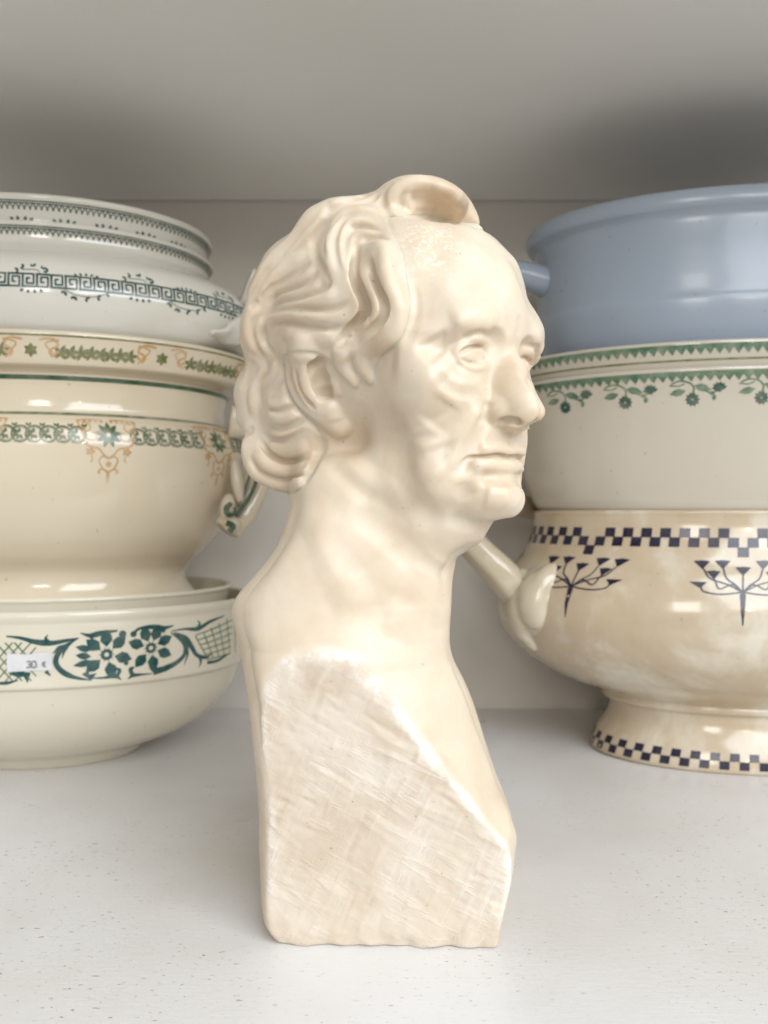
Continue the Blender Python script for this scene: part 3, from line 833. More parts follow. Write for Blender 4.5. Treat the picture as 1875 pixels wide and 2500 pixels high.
# ---- tracing frames (enlarged views of the photograph -> photo pixels)
def fr(x0, y0, s): return lambda pts: [(x0 + x / s, y0 + y / s) for x, y in pts]
C1 = fr(550, 400, 1.9518); C2 = fr(550, 1200, 1.84375)
A = fr(560, 420, 3.7705); B = fr(560, 820, 3.7705)
Fc = fr(940, 720, 3.95); G = fr(940, 920, 3.95); Q = fr(860, 400, 4.1475)
def ray(p): return np.array([(p[0] - 937.5) / FPX, 1.0, -(p[1] - 1250.0) / FPX])
def at(p, s=0.0):
    """photo pixel on the head's plane s = const"""
    r = ray(p); o = np.array([0, 0, EY])
    t = (s - (o - HC) @ HS) / (r @ HS)
    return o + t * r
def dense(pts, step=6.0):
    """Catmull-Rom through photo pixels"""
    p = np.array(pts, dtype=float)
    if len(p) < 3:
        n = max(2, int(np.linalg.norm(p[-1] - p[0]) / step) + 1)
        return p[0] + (p[-1] - p[0]) * np.linspace(0, 1, n)[:, None]
    q = np.vstack([2 * p[0] - p[1], p, 2 * p[-1] - p[-2]])
    out = []
    for i in range(1, len(q) - 2):
        n = max(1, int(np.linalg.norm(q[i + 1] - q[i]) / step))
        t = np.linspace(0, 1, n, endpoint=False)[:, None]
        a, b, c, d = q[i - 1], q[i], q[i + 1], q[i + 2]
        out.append(0.5 * (2 * b + (c - a) * t + (2 * a - 5 * b + 4 * c - d) * t ** 2 + (3 * b - a - 3 * c + d) * t ** 3))
    out.append(p[-1:])
    return np.vstack(out)
def cast(pts):
    """first hit of the sight lines through photo pixels with the carved surface"""
    R = np.array([ray(p) for p in pts]); o = np.array([0, 0, EY])
    ts = np.arange(246.0, 338.0, 0.5)
    P = o + R[:, None, :] * ts[None, :, None]
    v = sample(P)
    inside = v < 0
    first = np.where(inside.any(1), inside.argmax(1), v.argmin(1))
    k = np.arange(len(R)); t = ts[first].copy()
    prev = np.maximum(first - 1, 0)
    hit = inside.any(1) & (first > 0)
    v0 = v[k, prev]; v1 = v[k, first]
    t[hit] = (ts[prev] + 0.5 * v0 / np.maximum(v0 - v1, 1e-6))[hit]
    return o + R * t[:, None]

# ---- brushes
def brush(P, w, amp, kind='r', taper=True):
    """raise (amp > 0) or cut (amp < 0) the surface along a 3-D polyline"""
    P = np.asarray(P, dtype=np.float64).reshape(-1, 3)
    n = len(P)
    W = np.full(n, w, dtype=float) if np.isscalar(w) else np.interp(np.linspace(0, 1, n), np.linspace(0, 1, len(w)), w)
    AM = np.full(n, 1.0)
    if taper and n > 2:
        t = np.linspace(0, 1, n)
        AM = np.clip(np.minimum(t, 1 - t) / 0.22, 0, 1); AM = AM * AM * (3 - 2 * AM)
    wm = W.max()
    sl, (x, y, z) = box(P.min(0) - wm, P.max(0) + wm)
    if sl is None: return
    D = np.full(T[sl].shape, 9.0, dtype=np.float32); M = np.zeros_like(D)
    o0 = np.array([s.start for s in sl])
    for i in range(max(1, n - 1)):
        a, b = P[i], P[min(i + 1, n - 1)]
        wl = max(W[i], W[min(i + 1, n - 1)])
        s2, c = box(np.minimum(a, b) - wl, np.maximum(a, b) + wl)
        if s2 is None: continue
        loc = tuple(slice(s.start - k, s.stop - k) for s, k in zip(s2, o0))
        ab = b - a; L2 = max(float(ab @ ab), 1e-9)
        dx, dy, dz = c[0] - a[0], c[1] - a[1], c[2] - a[2]
        h = np.clip((dx * ab[0] + dy * ab[1] + dz * ab[2]) / L2, 0, 1)
        d = np.sqrt((dx - h * ab[0]) ** 2 + (dy - h * ab[1]) ** 2 + (dz - h * ab[2]) ** 2)
        j = min(i + 1, n - 1)
        d = (d / (W[i] + (W[j] - W[i]) * h)).astype(np.float32)
        m = (AM[i] + (AM[j] - AM[i]) * h).astype(np.float32)
        Dl = D[loc]; Ml = M[loc]
        better = d < Dl
        Dl[better] = d[better]; Ml[better] = m[better]
    q = np.clip(D, 0, 1)
    k = (1 - q * q) ** 2 if kind == 'r' else ((1 - q) ** 1.6 if kind == 'v' else (1 - q * q * q) ** 3)
    T[sl] -= (amp * k * M).astype(np.float32)

def stroke(pts, w, amp, kind='r', both=True, taper=True):
    P = cast(dense(pts))
    if len(P) > 4:                                     # even out the depth
        for _ in range(2):
            P[1:-1] = 0.25 * P[:-2] + 0.5 * P[1:-1] + 0.25 * P[2:]
    brush(P, w, amp, kind, taper)
    if both: brush(mirror(P), w, amp, kind, taper)
def dab(p, w, amp, kind='r', both=True):
    P = cast([p]); brush(P, w, amp, kind)
    if both: brush(mirror(P), w, amp, kind)
def ball(c, r, k=2.0, cut=False, both=True):
    for cc in ([c, mirror(np.array([c]))[0]] if both else [c]):
        rr = (np.array(r) if not np.isscalar(r) else np.array([r, r, r])).astype(float)
        m = rr.max() + 3 * k
        sl, (x, y, z) = box(cc - m, cc + m)
        if sl is None: continue
        dx, dy, dz = x - cc[0], y - cc[1], z - cc[2]
        sgn = 1.0 if (cc is c) else -1.0
        f = dx * HF[0] + dy * HF[1]; s = dx * HS[0] + dy * HS[1]; u = dz
        k0 = np.sqrt((f / rr[0]) ** 2 + (s / rr[1]) ** 2 + (u / rr[2]) ** 2) + 1e-6
        k1 = np.sqrt((f / rr[0] ** 2) ** 2 + (s / rr[1] ** 2) ** 2 + (u / rr[2] ** 2) ** 2) + 1e-6
        d = k0 * (k0 - 1) / k1
        T[sl] = smax(T[sl], -d, k) if cut else smin(T[sl], d, k)
def tube(P, R, k=2.0, both=False):
    P = np.asarray(P, dtype=float); R = np.interp(np.linspace(0, 1, len(P)), np.linspace(0, 1, len(R)), R)
    for PP in ([P, mirror(P)] if both else [P]):
        m = R.max() + 3 * k
        for i in range(len(PP) - 1):
            a, b = PP[i], PP[i + 1]
            sl, (x, y, z) = box(np.minimum(a, b) - m, np.maximum(a, b) + m)
            if sl is None: continue
            ab = b - a; L2 = max(float(ab @ ab), 1e-9)
            dx, dy, dz = x - a[0], y - a[1], z - a[2]
            h = np.clip((dx * ab[0] + dy * ab[1] + dz * ab[2]) / L2, 0, 1)
            d = np.sqrt((dx - h * ab[0]) ** 2 + (dy - h * ab[1]) ** 2 + (dz - h * ab[2]) ** 2) - (R[i] + (R[i + 1] - R[i]) * h)
            T[sl] = smin(T[sl], d.astype(np.float32), k)

def normals(P):
    g = np.empty_like(P)
    for i in range(3):
        d = np.zeros(3); d[i] = 1.2
        g[:, i] = sample(P + d) - sample(P - d)
    return g / np.maximum(np.linalg.norm(g, axis=1, keepdims=True), 1e-6)
def gouge(pts, r, depth, k=0.8, both=True):
    """cut a channel of radius r and given depth along a traced line (ends run out)"""
    P = cast(dense(pts)); n = normals(P)
    for _ in range(5):
        if len(P) > 4:
            P[1:-1] = 0.25 * P[:-2] + 0.5 * P[1:-1] + 0.25 * P[2:]
            n[1:-1] = 0.25 * n[:-2] + 0.5 * n[1:-1] + 0.25 * n[2:]
    t = np.linspace(0, 1, len(P)); e = np.clip(np.minimum(t, 1 - t) / 0.25, 0, 1); e = e * e * (3 - 2 * e)
    R = np.interp(t, np.linspace(0, 1, len(np.atleast_1d(r))), np.atleast_1d(r)) if np.ndim(r) else np.full(len(P), float(r))
    P = P + n * (R - depth * e + (1 - e) * k * 0.6)[:, None]
    for PP in ([P, mirror(P)] if both else [P]):
        for i in range(len(PP) - 1):
            a, b = PP[i], PP[i + 1]; m = R.max() + 3 * k
            sl, (x, y, z) = box(np.minimum(a, b) - m, np.maximum(a, b) + m)
            if sl is None: continue
            ab = b - a; L2 = max(float(ab @ ab), 1e-9)
            dx, dy, dz = x - a[0], y - a[1], z - a[2]
            h = np.clip((dx * ab[0] + dy * ab[1] + dz * ab[2]) / L2, 0, 1)
            d = np.sqrt((dx - h * ab[0]) ** 2 + (dy - h * ab[1]) ** 2 + (dz - h * ab[2]) ** 2) - (R[i] + (R[i + 1] - R[i]) * h)
            T[sl] = smax(T[sl], -d.astype(np.float32), k)

# ------------------------------------------------------------ torso and neck
zt = np.array([-10, 0, 3.0, 8.0, 23.5, 37, 45, 60.4, 78.8, 95.6, 105, 112.4, 124, 135, 149, 170, 200.])
xl = np.array([-36.0, -37.5, -42, -44.2, -46, -47, -48, -50, -52.5, -56, -58.2, -57.5, -50.5, -43.5, -37.5, -35, -33.])
xr = np.array([39.5, 39.8, 40.8, 41.6, 45.4, 47, 46.6, 41, 34.5, 26.5, 25, 26, 29, 31, 33, 36, 36.])
ry = np.array([140, 140, 140, 140, 115, 78, 60, 49.5, 41.8, 38.9, 34.0, 31.0, 29.5, 28.5, 27, 26, 26.])
sl, (x, y, z) = box((-90, 200, -20), (90, 400, 178))
zz = z.ravel()
XL, XR, RY = (np.interp(zz, zt, v).astype(np.float32)[None, None, :] for v in (xl, xr, ry))
k5 = np.ones(7) / 7
def sm(v):
    v = v.ravel(); n = int(2.5 / GS); kk = np.ones(2 * n + 1) / (2 * n + 1)
    return np.convolve(np.pad(v, n, mode='edge'), kk, 'valid').astype(np.float32)[None, None, :]
XL, XR, RY = sm(XL), sm(XR), sm(RY)
RYL = np.minimum(RY, 47.0)
XC = (XL + XR) / 2 - 3.0
YC = 297.0
dxn = np.where(x > XC, (x - XC) / (XR - XC), (XC - x) / (XC - XL)).astype(np.float32)
dyn = (np.abs(y - YC) / np.where(x > XC, RY, RYL)).astype(np.float32)
dyn = (np.sqrt(dyn * dyn + 0.0225) - 0.15) / 0.861
lowbox = np.clip((98 - z) / 22, 0, 1).astype(np.float32)
chest = np.clip((112 - z) / 20, 0, 1).astype(np.float32)
pe = np.where(x > XC, 2.15 - 0.5 * chest, 2.15 + 1.6 * lowbox).astype(np.float32)
rad = (dxn ** pe + dyn ** pe) ** (1 / pe)
body = (rad - 1) * np.minimum(np.minimum(RY, 60), (XR - XL) / 2) * 0.9
body = smax(body, (z - 168).astype(np.float32), 14)
T[sl] = body
del dxn, dyn, rad, body, pe

# ------------------------------------------------------------ head masses
def ell(f, s, u, rf, rs, ru, k): ball(H(f, s, u), (rf, rs, ru), k, both=False)
ell(-17, 0, 17, 60, 44, 46, 6)              # skull with its hair
ell(8, 0, 18, 37, 36, 36, 8)                # forehead
ell(23, 0, 8, 17, 31, 13, 13)               # brow band
ell(14, 0, -22, 29, 28, 40, 9)              # face
ell(-38, 0, -12, 36, 40, 34, 8)             # nape hair
ell(35, 0, -48, 14, 15, 10, 7)              # chin
ell(19, 0, -43, 24, 27, 16, 8)              # jaw
ell(0, 0, -60, 27, 22, 14, 10)              # under the chin
ell(28, 0, -34, 14, 17, 14, 6)              # mouth barrel
ell(24, 18, -13, 15, 15, 13, 9); ell(24, -18, -13, 15, 15, 13, 9)   # cheek bones
ell(12, 0, 62, 26, 22, 14, 6)               # top lock
ball(at(C1([(285, 1420)])[0], 26), (13, 10, 12), 5)       # curls over the nape
ball(at(C1([(190, 1150)])[0], 27), (13, 10, 16), 6)
def blur(sl, n, it=2):
    """even out the joins of the first masses"""
    a = T[sl]
    for _ in range(it):
        for ax in range(3):
            p = np.pad(a, [(n, n) if i == ax else (0, 0) for i in range(3)], mode='edge')
            c = np.cumsum(p, axis=ax, dtype=np.float32)
            up = np.take(c, np.arange(2 * n, c.shape[ax]), axis=ax)
            lo = np.concatenate([np.zeros_like(np.take(c, [0], axis=ax)), np.take(c, np.arange(0, c.shape[ax] - 2 * n - 1), axis=ax)], axis=ax)
            a = (up - lo) / (2 * n + 1)
    wz = np.clip((gz[sl[2]] - gz[sl[2]][0]) / 15.0, 0, 1)[None, None, :]
    T[sl] = T[sl] * (1 - wz) + a * wz
# ------------------------------------------------------------ outline
OUT_HEAD = C1([(285, 1700), (308, 1640), (300, 1575), (250, 1560), (180, 1530), (130, 1500), (100, 1460), (80, 1400), (78, 1340), (95, 1290), (65, 1250), (50, 1210), (55, 1170), (42, 1120), (45, 1060), (70, 1000), (95, 960), (88, 900), (70, 850), (68, 780), (80, 720), (100, 660), (105, 600), (130, 540), (160, 490), (190, 430), (250, 370), (310, 330), (350, 270), (390, 220), (450, 185), (520, 160), (640, 150), (715, 130), (760, 95), (830, 62), (910, 52), (1000, 62), (1080, 95), (1140, 140), (1180, 200), (1205, 260), (1222, 310), (1280, 350), (1340, 410), (1385, 460), (1410, 520), (1430, 590), (1440, 640), (1470, 690), (1500, 740), (1520, 790), (1520, 850), (1512, 900), (1490, 945), (1455, 975), (1450, 985), (1460, 1030), (1480, 1090), (1505, 1130), (1525, 1175), (1520, 1205), (1490, 1225), (1450, 1245), (1440, 1265), (1440, 1330), (1425, 1430), (1410, 1525), (1425, 1570), (1428, 1610), (1415, 1645), (1380, 1680), (1290, 1700), (1240, 1757)])
OUT_BODY_R = C2([(1160, 220), (1100, 262), (1045, 295), (1035, 330), (1023, 400), (1018, 500), (1010, 640), (1013, 700), (1030, 760), (1080, 860), (1120, 960), (1170, 1120), (1220, 1270), (1270, 1400), (1300, 1510), (1312, 1560), (1297, 1700), (1280, 1800), (1262, 1900), (1245, 2000)])
OUT_BODY_L = C2([(288, 100), (265, 170), (235, 240), (180, 320), (120, 390), (60, 460), (32, 520), (35, 580), (55, 660), (75, 760), (95, 880), (110, 1000), (125, 1150), (140, 1300), (150, 1450), (152, 1600), (158, 1750), (165, 1880), (180, 1950), (215, 2010)])
def fit(outlines, w, iters=1, lim=9.0, sym=0.0):
    """shift the surface until its outline from the lens passes through the traced points"""
    R = np.vstack([np.array([ray(p) for p in dense(o, 9.0)]) for o in outlines])
    o = np.array([0, 0, EY]); ts = np.arange(250.0, 340.0, 0.6)
    for _ in range(iters):
        P = o + R[:, None, :] * ts[None, :, None]
        v = sample(P); k = v.argmin(1); m = v[np.arange(len(R)), k]
        p = P[np.arange(len(R)), k]
        m = np.clip(m, -lim, lim)
        if sym:
            hd = to_head(p); fs = (hd[:, 1] < -6) & (hd[:, 2] > -62) & (hd[:, 0] > 0)
            p = np.vstack([p, mirror(p[fs])]); m = np.concatenate([m, sym * m[fs]])
        num = np.zeros_like(T); den = np.zeros_like(T)
        for pi, mi in zip(p, m):
            sl, (x, y, z) = box(pi - w, pi + w)
            if sl is None: continue
            q = ((x - pi[0]) ** 2 + (y - pi[1]) ** 2 + (z - pi[2]) ** 2) / (w * w)
            kk = np.clip(1 - q, 0, 1) ** 2
            num[sl] += (kk * mi).astype(np.float32); den[sl] += kk.astype(np.float32)
        d0 = 0.35 * w / 1.3
        msk = den > 1e-5
        T[msk] -= num[msk] / den[msk] * np.minimum(1, den[msk] / d0)
ALL = [OUT_HEAD, OUT_BODY_R, OUT_BODY_L]
k0 = next(i for i, p in enumerate(OUT_HEAD) if abs(p[0] - C1([(1450, 985)])[0][0]) < 0.1 and p[1] > 850)
k1 = next(i for i, p in enumerate(OUT_HEAD) if abs(p[0] - C1([(1440, 1265)])[0][0]) < 0.1 and p[1] > 1000)
NO_NOSE = [OUT_HEAD[:k0 + 1], OUT_HEAD[k1:], OUT_BODY_R, OUT_BODY_L]
fit(NO_NOSE, 20, 2, 14, 0.8)
blur((slice(None), slice(None), slice(int((EY - 20) / GS), None)), 4)
fit(NO_NOSE, 12, 1, 9, 0.6)

# ------------------------------------------------------------ face: big forms
es = cast(Fc([(845, 575)]))[0]
dab(Fc([(380, 130)])[0], 15, -2.4); stroke(C1([(890, 480), (915, 620), (940, 800)]), 11, -1.1)                                           # temple
stroke(Fc([(440, 390), (490, 490), (570, 580)]), 7.5, -2.0)                   # outer socket
stroke(Fc([(620, 290), (750, 255), (880, 245), (1000, 260), (1100, 320)]), 8.0, 1.25)   # brow
stroke(Fc([(680, 490), (850, 500), (980, 490)]), 8, -1.7, taper=False)        # eye socket
dab(Fc([(1050, 450)])[0], 6.0, -2.6); stroke(Fc([(1050, 520), (1085, 700), (1045, 860), (1000, 980)]), 7.0, -0.9)                                         # inner corner
stroke(Fc([(60, 640), (250, 650), (420, 720), (560, 860)]), 10, 1.5)          # cheek bone
stroke(Fc([(620, 1000), (520, 1150), (430, 1290)]), 8, -0.9)                  # hollow cheek
stroke(G([(-60, 250), (60, 500), (110, 680), (190, 850), (260, 980)]), 10, -1.5)   # front of the jaw muscle
stroke(G([(150, 800), (260, 1080), (420, 1330), (560, 1440)]), 7, -1.0)       # jaw line
stroke(G([(380, 560), (420, 800), (560, 1000)]), 9, 1.3)                      # jowl

stroke(G([(400, 420), (470, 560), (520, 700)]), 11, 0.9); dab(G([(470, 1060)])[0], 10, 0.9)    # full cheek
# nose
def mids(pts, s=0.0): return np.array([at(p, s) for p in pts])
rid = mids(Fc([(1240, 560), (1325, 710), (1420, 890), (1492, 1020), (1527, 1105)]))
rr = np.array([2.6, 2.8, 3.1, 3.9, 4.5])
tube(rid - rr[:, None] * HF * 0.95, rr, 2.5)
tube(rid - 8.0 * HF - np.array([0, 0, 1.0]), [3.4, 4.6, 6.2, 6.8, 6.2], 5)
tube(mids(Fc([(1490, 1160), (1380, 1215), (1270, 1270)])) - 1.6 * HF, [3.4, 2.4, 2.4], 1.6)
ball(at(Fc([(1060, 1120)])[0], 7.2), (5.8, 3.4, 4.4), 1.8)                   # wings
tube(np.array([at(p, s) for p, s in zip(Fc([(1040, 1165), (1230, 1195), (1380, 1170)]), (6.0, 5.0, 2.6))]), [2.8, 2.2, 2.4], 1.6, both=True)
gouge(Fc([(1075, 1250), (1130, 1222), (1200, 1212), (1270, 1220), (1320, 1245)]), 1.5, 2.0, 0.5)        # nostril
stroke(Fc([(1010, 1020), (960, 1110), (935, 1200), (930, 1250)]), 2.6, -0.9)  # wing crease

# eyes
ball(es - 6.9 * HF - 0.5 * HS, 7.0, 0.4)
stroke(Fc([(665, 590), (725, 505), (830, 446), (930, 432), (990, 455), (1010, 520)]), 2.3, 1.9, taper=True)    # upper lid
stroke(Fc([(735, 425), (850, 372), (950, 368), (1015, 400)]), 1.9, -1.0)                           # lid fold
gouge(Fc([(700, 580), (780, 522), (860, 497), (935, 498), (985, 560)]), 0.8, 1.0, 0.3)             # under its edge
stroke(Fc([(680, 590), (750, 655), (860, 706), (950, 690), (1000, 630)]), 1.7, 0.55)                # lower lid
gouge(Fc([(715, 603), (780, 642), (865, 668), (945, 635)]), 0.6, 0.5, 0.3)
stroke(Fc([(960, 510), (985, 580), (960, 650)]), 1.6, -1.0)
stroke(Fc([(560, 420), (650, 420), (740, 400)]), 5.5, 0.5)                                          # hood of the outer lid
stroke(Fc([(640, 640), (740, 740), (860, 770), (960, 740)]), 3.0, -0.5)
stroke(Fc([(700, 800), (830, 850), (930, 810)]), 6, 0.35)                                # bag
stroke(Fc([(470, 640), (510, 760), (590, 870), (690, 930), (830, 950), (950, 930)]), 3.0, -0.5)
dab(Fc([(635, 600)])[0], 4.5, 0.9)                                           # outer corner
# brow furrows
stroke(Fc([(1190, 180), (1200, 300), (1190, 380)]), 2.5, -0.4, both=False)
stroke(Fc([(1290, 180), (1300, 300), (1280, 400)]), 2.5, -0.4, both=False)

# mouth
stroke(G([(1000, 260), (930, 440), (850, 590), (785, 720), (745, 860), (735, 1000)]), 4.2, -1.6)      # fold
stroke(G([(930, 230), (870, 420), (760, 600), (705, 780), (700, 930)]), 6.0, 1.7)
stroke(G([(900, 690), (980, 700), (1050, 690), (1140, 690), (1220, 730), (1290, 720)]), 2.6, 1.6)
stroke(G([(830, 850), (930, 855), (1050, 845), (1150, 855), (1250, 850)]), 3.4, 2.1)
gouge(G([(728, 862), (760, 815), (800, 788), (870, 770), (960, 772), (1060, 752), (1150, 758), (1220, 792), (1300, 780)]), 0.9, 1.7, 0.5)
stroke(G([(900, 970), (1000, 970), (1130, 990), (1260, 985)]), 4.0, -1.5)
stroke(G([(1205, 520), (1205, 600), (1215, 680)]), 1.6, -0.6, both=False)
dab(G([(770, 855)])[0], 3.0, -1.0)
stroke(G([(745, 1010), (765, 1100), (820, 1180)]), 4.5, -0.7)
stroke(G([(950, 1150), (1100, 1170), (1230, 1150)]), 7, 0.9)
stroke(G([(600, 1330), (800, 1400), (1000, 1400)]), 5, -0.8)                  # under the chin

# ear
stroke(B([(690, 150), (700, 350), (780, 560), (900, 720), (1020, 840)]), [9.5, 9, 7.5, 6.5, 5.5], 4.2, 'f', taper=False)
stroke(B([(560, 180), (545, 330), (575, 480), (650, 620), (760, 730), (880, 830)]), 2.4, 1.5)
cc = cast(B([(800, 300), (850, 420), (880, 500)])); nn = normals(cc)
ball(cc[0] + 0.5 * nn[0], (4.2, 3.2, 5.6), 0.9, cut=True)
ball(cc[1] + 0.4 * nn[1], (4.2, 4.6, 5.5), 0.9, cut=True)
ball(cc[2] - 0.6 * nn[2], (3.4, 4.6, 2.8), 0.7, cut=True)
gouge(B([(612, 270), (612, 360), (640, 480), (720, 610), (800, 690)]), 1.1, 1.6, 0.6)
stroke(B([(690, 220), (670, 380), (710, 520), (790, 610)]), 2.2, 0.7)
stroke(B([(790, 568), (880, 572), (960, 560)]), 1.8, -1.5)
stroke(B([(860, 640), (950, 690), (980, 800)]), 4.5, 2.2)
stroke(B([(950, 380), (985, 480), (1010, 560)]), 2.4, 1.2)
stroke(B([(500, 300), (520, 480), (600, 640), (720, 760), (850, 880), (960, 950)]), 2.2, -1.2)

# neck
stroke(B([(1000, 1080), (1250, 1290), (1500, 1460), (1650, 1600)]), 6, 0.84)
stroke(B([(900, 1100), (1100, 1330), (1350, 1560)]), 5, -0.48)
stroke(C2([(330, 0), (430, 150), (480, 290), (560, 460), (620, 620)]), 9, 1.02)
stroke(C2([(450, 120), (520, 280), (600, 400)]), 6, -0.60)
stroke(C2([(560, 60), (760, 220), (880, 340)]), 7, -0.84)
stroke(C2([(860, 290), (930, 340), (1000, 380)]), 4, -0.72)
stroke(C2([(640, 640), (780, 690), (900, 720), (1010, 770)]), 6, -0.60)
stroke(C2([(700, 560), (850, 590), (960, 560)]), 10, 0.72)
stroke(C2([(820, 60), (950, 160), (1060, 190), (1150, 150)]), 11, 1.3)            # double chin
fit(ALL, 7, 1, 5)
# ------------------------------------------------------------ hair
def lock(pts, w, amp, both=True):
    stroke(pts, w * 1.1, amp * 1.75, 'r', both)
def cut(pts, w, amp, both=True): stroke(pts, w, -amp * 1.5, 'v', both)
# masses
stroke(A([(1350, 560), (1420, 800), (1480, 1050), (1500, 1300), (1400, 1480), (1200, 1600)]), [9, 9, 9, 9, 7.5, 6], 5.6)
stroke(A([(1420, 450), (1250, 400), (1080, 450), (960, 640), (960, 850), (1080, 1050)]), 8, 3.2)
stroke(A([(1060, 1500), (1080, 1640), (1130, 1720)]), 7, 2.8)
stroke(B([(1010, 40), (1000, 160), (1050, 290), (1130, 400), (1200, 500)]), [6, 5.5, 4, 3, 2], 2.2)
stroke(B([(1330, 60), (1220, 150), (1220, 270), (1290, 380), (1330, 470)]), [5, 4.5, 4, 3, 2], 2.0)
stroke(B([(1110, 120), (1110, 240), (1180, 370)]), 2.0, -1.0, 'v')
# front locks
lock(A([(1250, 690), (1350, 650), (1430, 700), (1430, 880), (1470, 1030), (1540, 1160), (1585, 1300), (1560, 1440), (1480, 1540), (1350, 1620), (1230, 1640)]), 3.4, 1.5)
lock(A([(1240, 740), (1230, 880), (1250, 1000), (1310, 1110), (1345, 1220), (1330, 1330), (1260, 1430), (1150, 1530), (1060, 1620)]), 2.4, 1.3)
gouge(A([(1290, 760), (1300, 920), (1360, 1060), (1415, 1180), (1415, 1310), (1330, 1430), (1200, 1530)]), 1.8, 3.0, 1.2)
gouge(A([(1200, 640), (1150, 780), (1150, 920), (1185, 1040), (1245, 1150), (1260, 1270), (1200, 1380), (1060, 1500), (940, 1620), (890, 1700)]), [1.6, 2.3, 2.6, 2.4, 1.9], 3.7, 1.3)
cut(A([(1480, 620), (1330, 600), (1200, 650)]), 2.6, 1.4)
cut(A([(1270, 1330), (1230, 1410), (1130, 1500)]), 1.6, 1.0)
lock(A([(1300, 1280), (1270, 1380), (1180, 1460), (1100, 1540)]), 1.6, 0.7)
# crown wave
lock(A([(1440, 440), (1330, 365), (1200, 340), (1080, 365), (990, 450), (930, 570), (905, 720), (930, 860), (990, 980)]), 2.8, 1.0)
lock(A([(1420, 520), (1280, 450), (1120, 460), (1050, 560), (1030, 700), (1060, 860), (1110, 980)]), 3.0, 1.2)
lock(A([(1400, 590), (1250, 560), (1130, 620), (1100, 740), (1110, 880)]), 2.4, 0.8)
cut(A([(1430, 480), (1250, 400), (1090, 420), (1010, 520), (975, 660), (1000, 820), (1060, 960)]), 2.2, 1.3)
cut(A([(1430, 560), (1250, 510), (1100, 530), (1065, 640), (1070, 780), (1090, 900)]), 2.0, 0.9)
cut(A([(1060, 380), (960, 460), (890, 580), (865, 700), (900, 840)]), 2.0, 1.1)
cut(A([(960, 400), (850, 500), (780, 640), (800, 780), (870, 900), (920, 980)]), 2.8, 1.8)
# swept back
cut(A([(860, 300), (790, 420), (660, 550), (520, 680), (380, 820), (260, 980)]), 2.6, 1.0)
lock(A([(900, 300), (820, 430), (700, 560), (560, 690), (420, 830), (300, 980)]), 3.0, 0.9)
lock(A([(740, 740), (600, 840), (460, 940), (330, 1060), (250, 1180)]), 3.6, 1.2)
cut(A([(790, 800), (650, 900), (500, 1000), (360, 1090), (280, 1180)]), 2.0, 1.0)
lock(A([(800, 870), (680, 980), (540, 1060), (400, 1130)]), 2.8, 1.0)
cut(A([(840, 880), (740, 1000), (600, 1080), (440, 1140), (330, 1220)]), 2.0, 1.1)
lock(A([(860, 940), (800, 1050), (680, 1120), (520, 1150), (400, 1200)]), 3.0, 1.1)
cut(A([(890, 930), (920, 1020), (860, 1100), (700, 1160), (520, 1190), (380, 1250)]), 2.2, 1.4)
lock(A([(1000, 1060), (900, 1160), (750, 1200), (560, 1220), (420, 1260)]), 3.2, 1.2)
cut(A([(1130, 1180), (950, 1270), (760, 1270), (560, 1260), (400, 1300), (330, 1380)]), 2.4, 1.5)
lock(A([(1130, 1260), (960, 1350), (760, 1340), (560, 1310), (410, 1340), (350, 1430), (360, 1530)]), 3.2, 1.2)
cut(A([(1080, 1390), (930, 1450), (760, 1430), (560, 1390), (420, 1400), (380, 1480)]), 2.2, 1.2)
lock(A([(1000, 1450), (880, 1530), (700, 1560), (560, 1520), (460, 1490)]), 4.0, 1.2)
stroke(A([(420, 1560), (520, 1640), (700, 1680), (880, 1640)]), 4.5, 1.6)
cut(B([(560, 150), (640, 172), (760, 165), (870, 220), (925, 320)]), 2.0, 1.0)
lock(A([(300, 1250), (190, 1330), (160, 1450), (190, 1570), (270, 1680)]), 2.8, 1.1)
lock(A([(330, 1330), (260, 1430), (280, 1560), (370, 1680)]), 2.6, 1.0)
cut(A([(320, 1280), (230, 1370), (215, 1480), (250, 1600), (330, 1700)]), 2.0, 1.2)
cut(A([(350, 1400), (320, 1500), (360, 1610), (450, 1700)]), 2.0, 1.2)
cut(A([(270, 1180), (220, 1210), (190, 1260)]), 2.0, 1.0)
for k in range(7):                                   # fine strands on the crown and back
    o = k * 62
    cut(A([(700 - o * .9, 520 + o * .9), (600 - o * .85, 640 + o * .85), (500 - o * .75, 760 + o * .8), (400 - o * .6, 880 + o * .7)]), 1.7, 0.6)
cut(A([(560, 720), (430, 850), (310, 1000), (220, 1150)]), 2.0, 0.8)
cut(A([(420, 1010), (330, 1100), (280, 1190)]), 1.6, 0.6)
cut(A([(700, 900), (580, 990), (460, 1050)]), 1.5, 0.6)
cut(A([(760, 1130), (640, 1180), (500, 1210)]), 1.5, 0.5)
cut(A([(950, 1400), (800, 1390), (650, 1350)]), 1.5, 0.5)
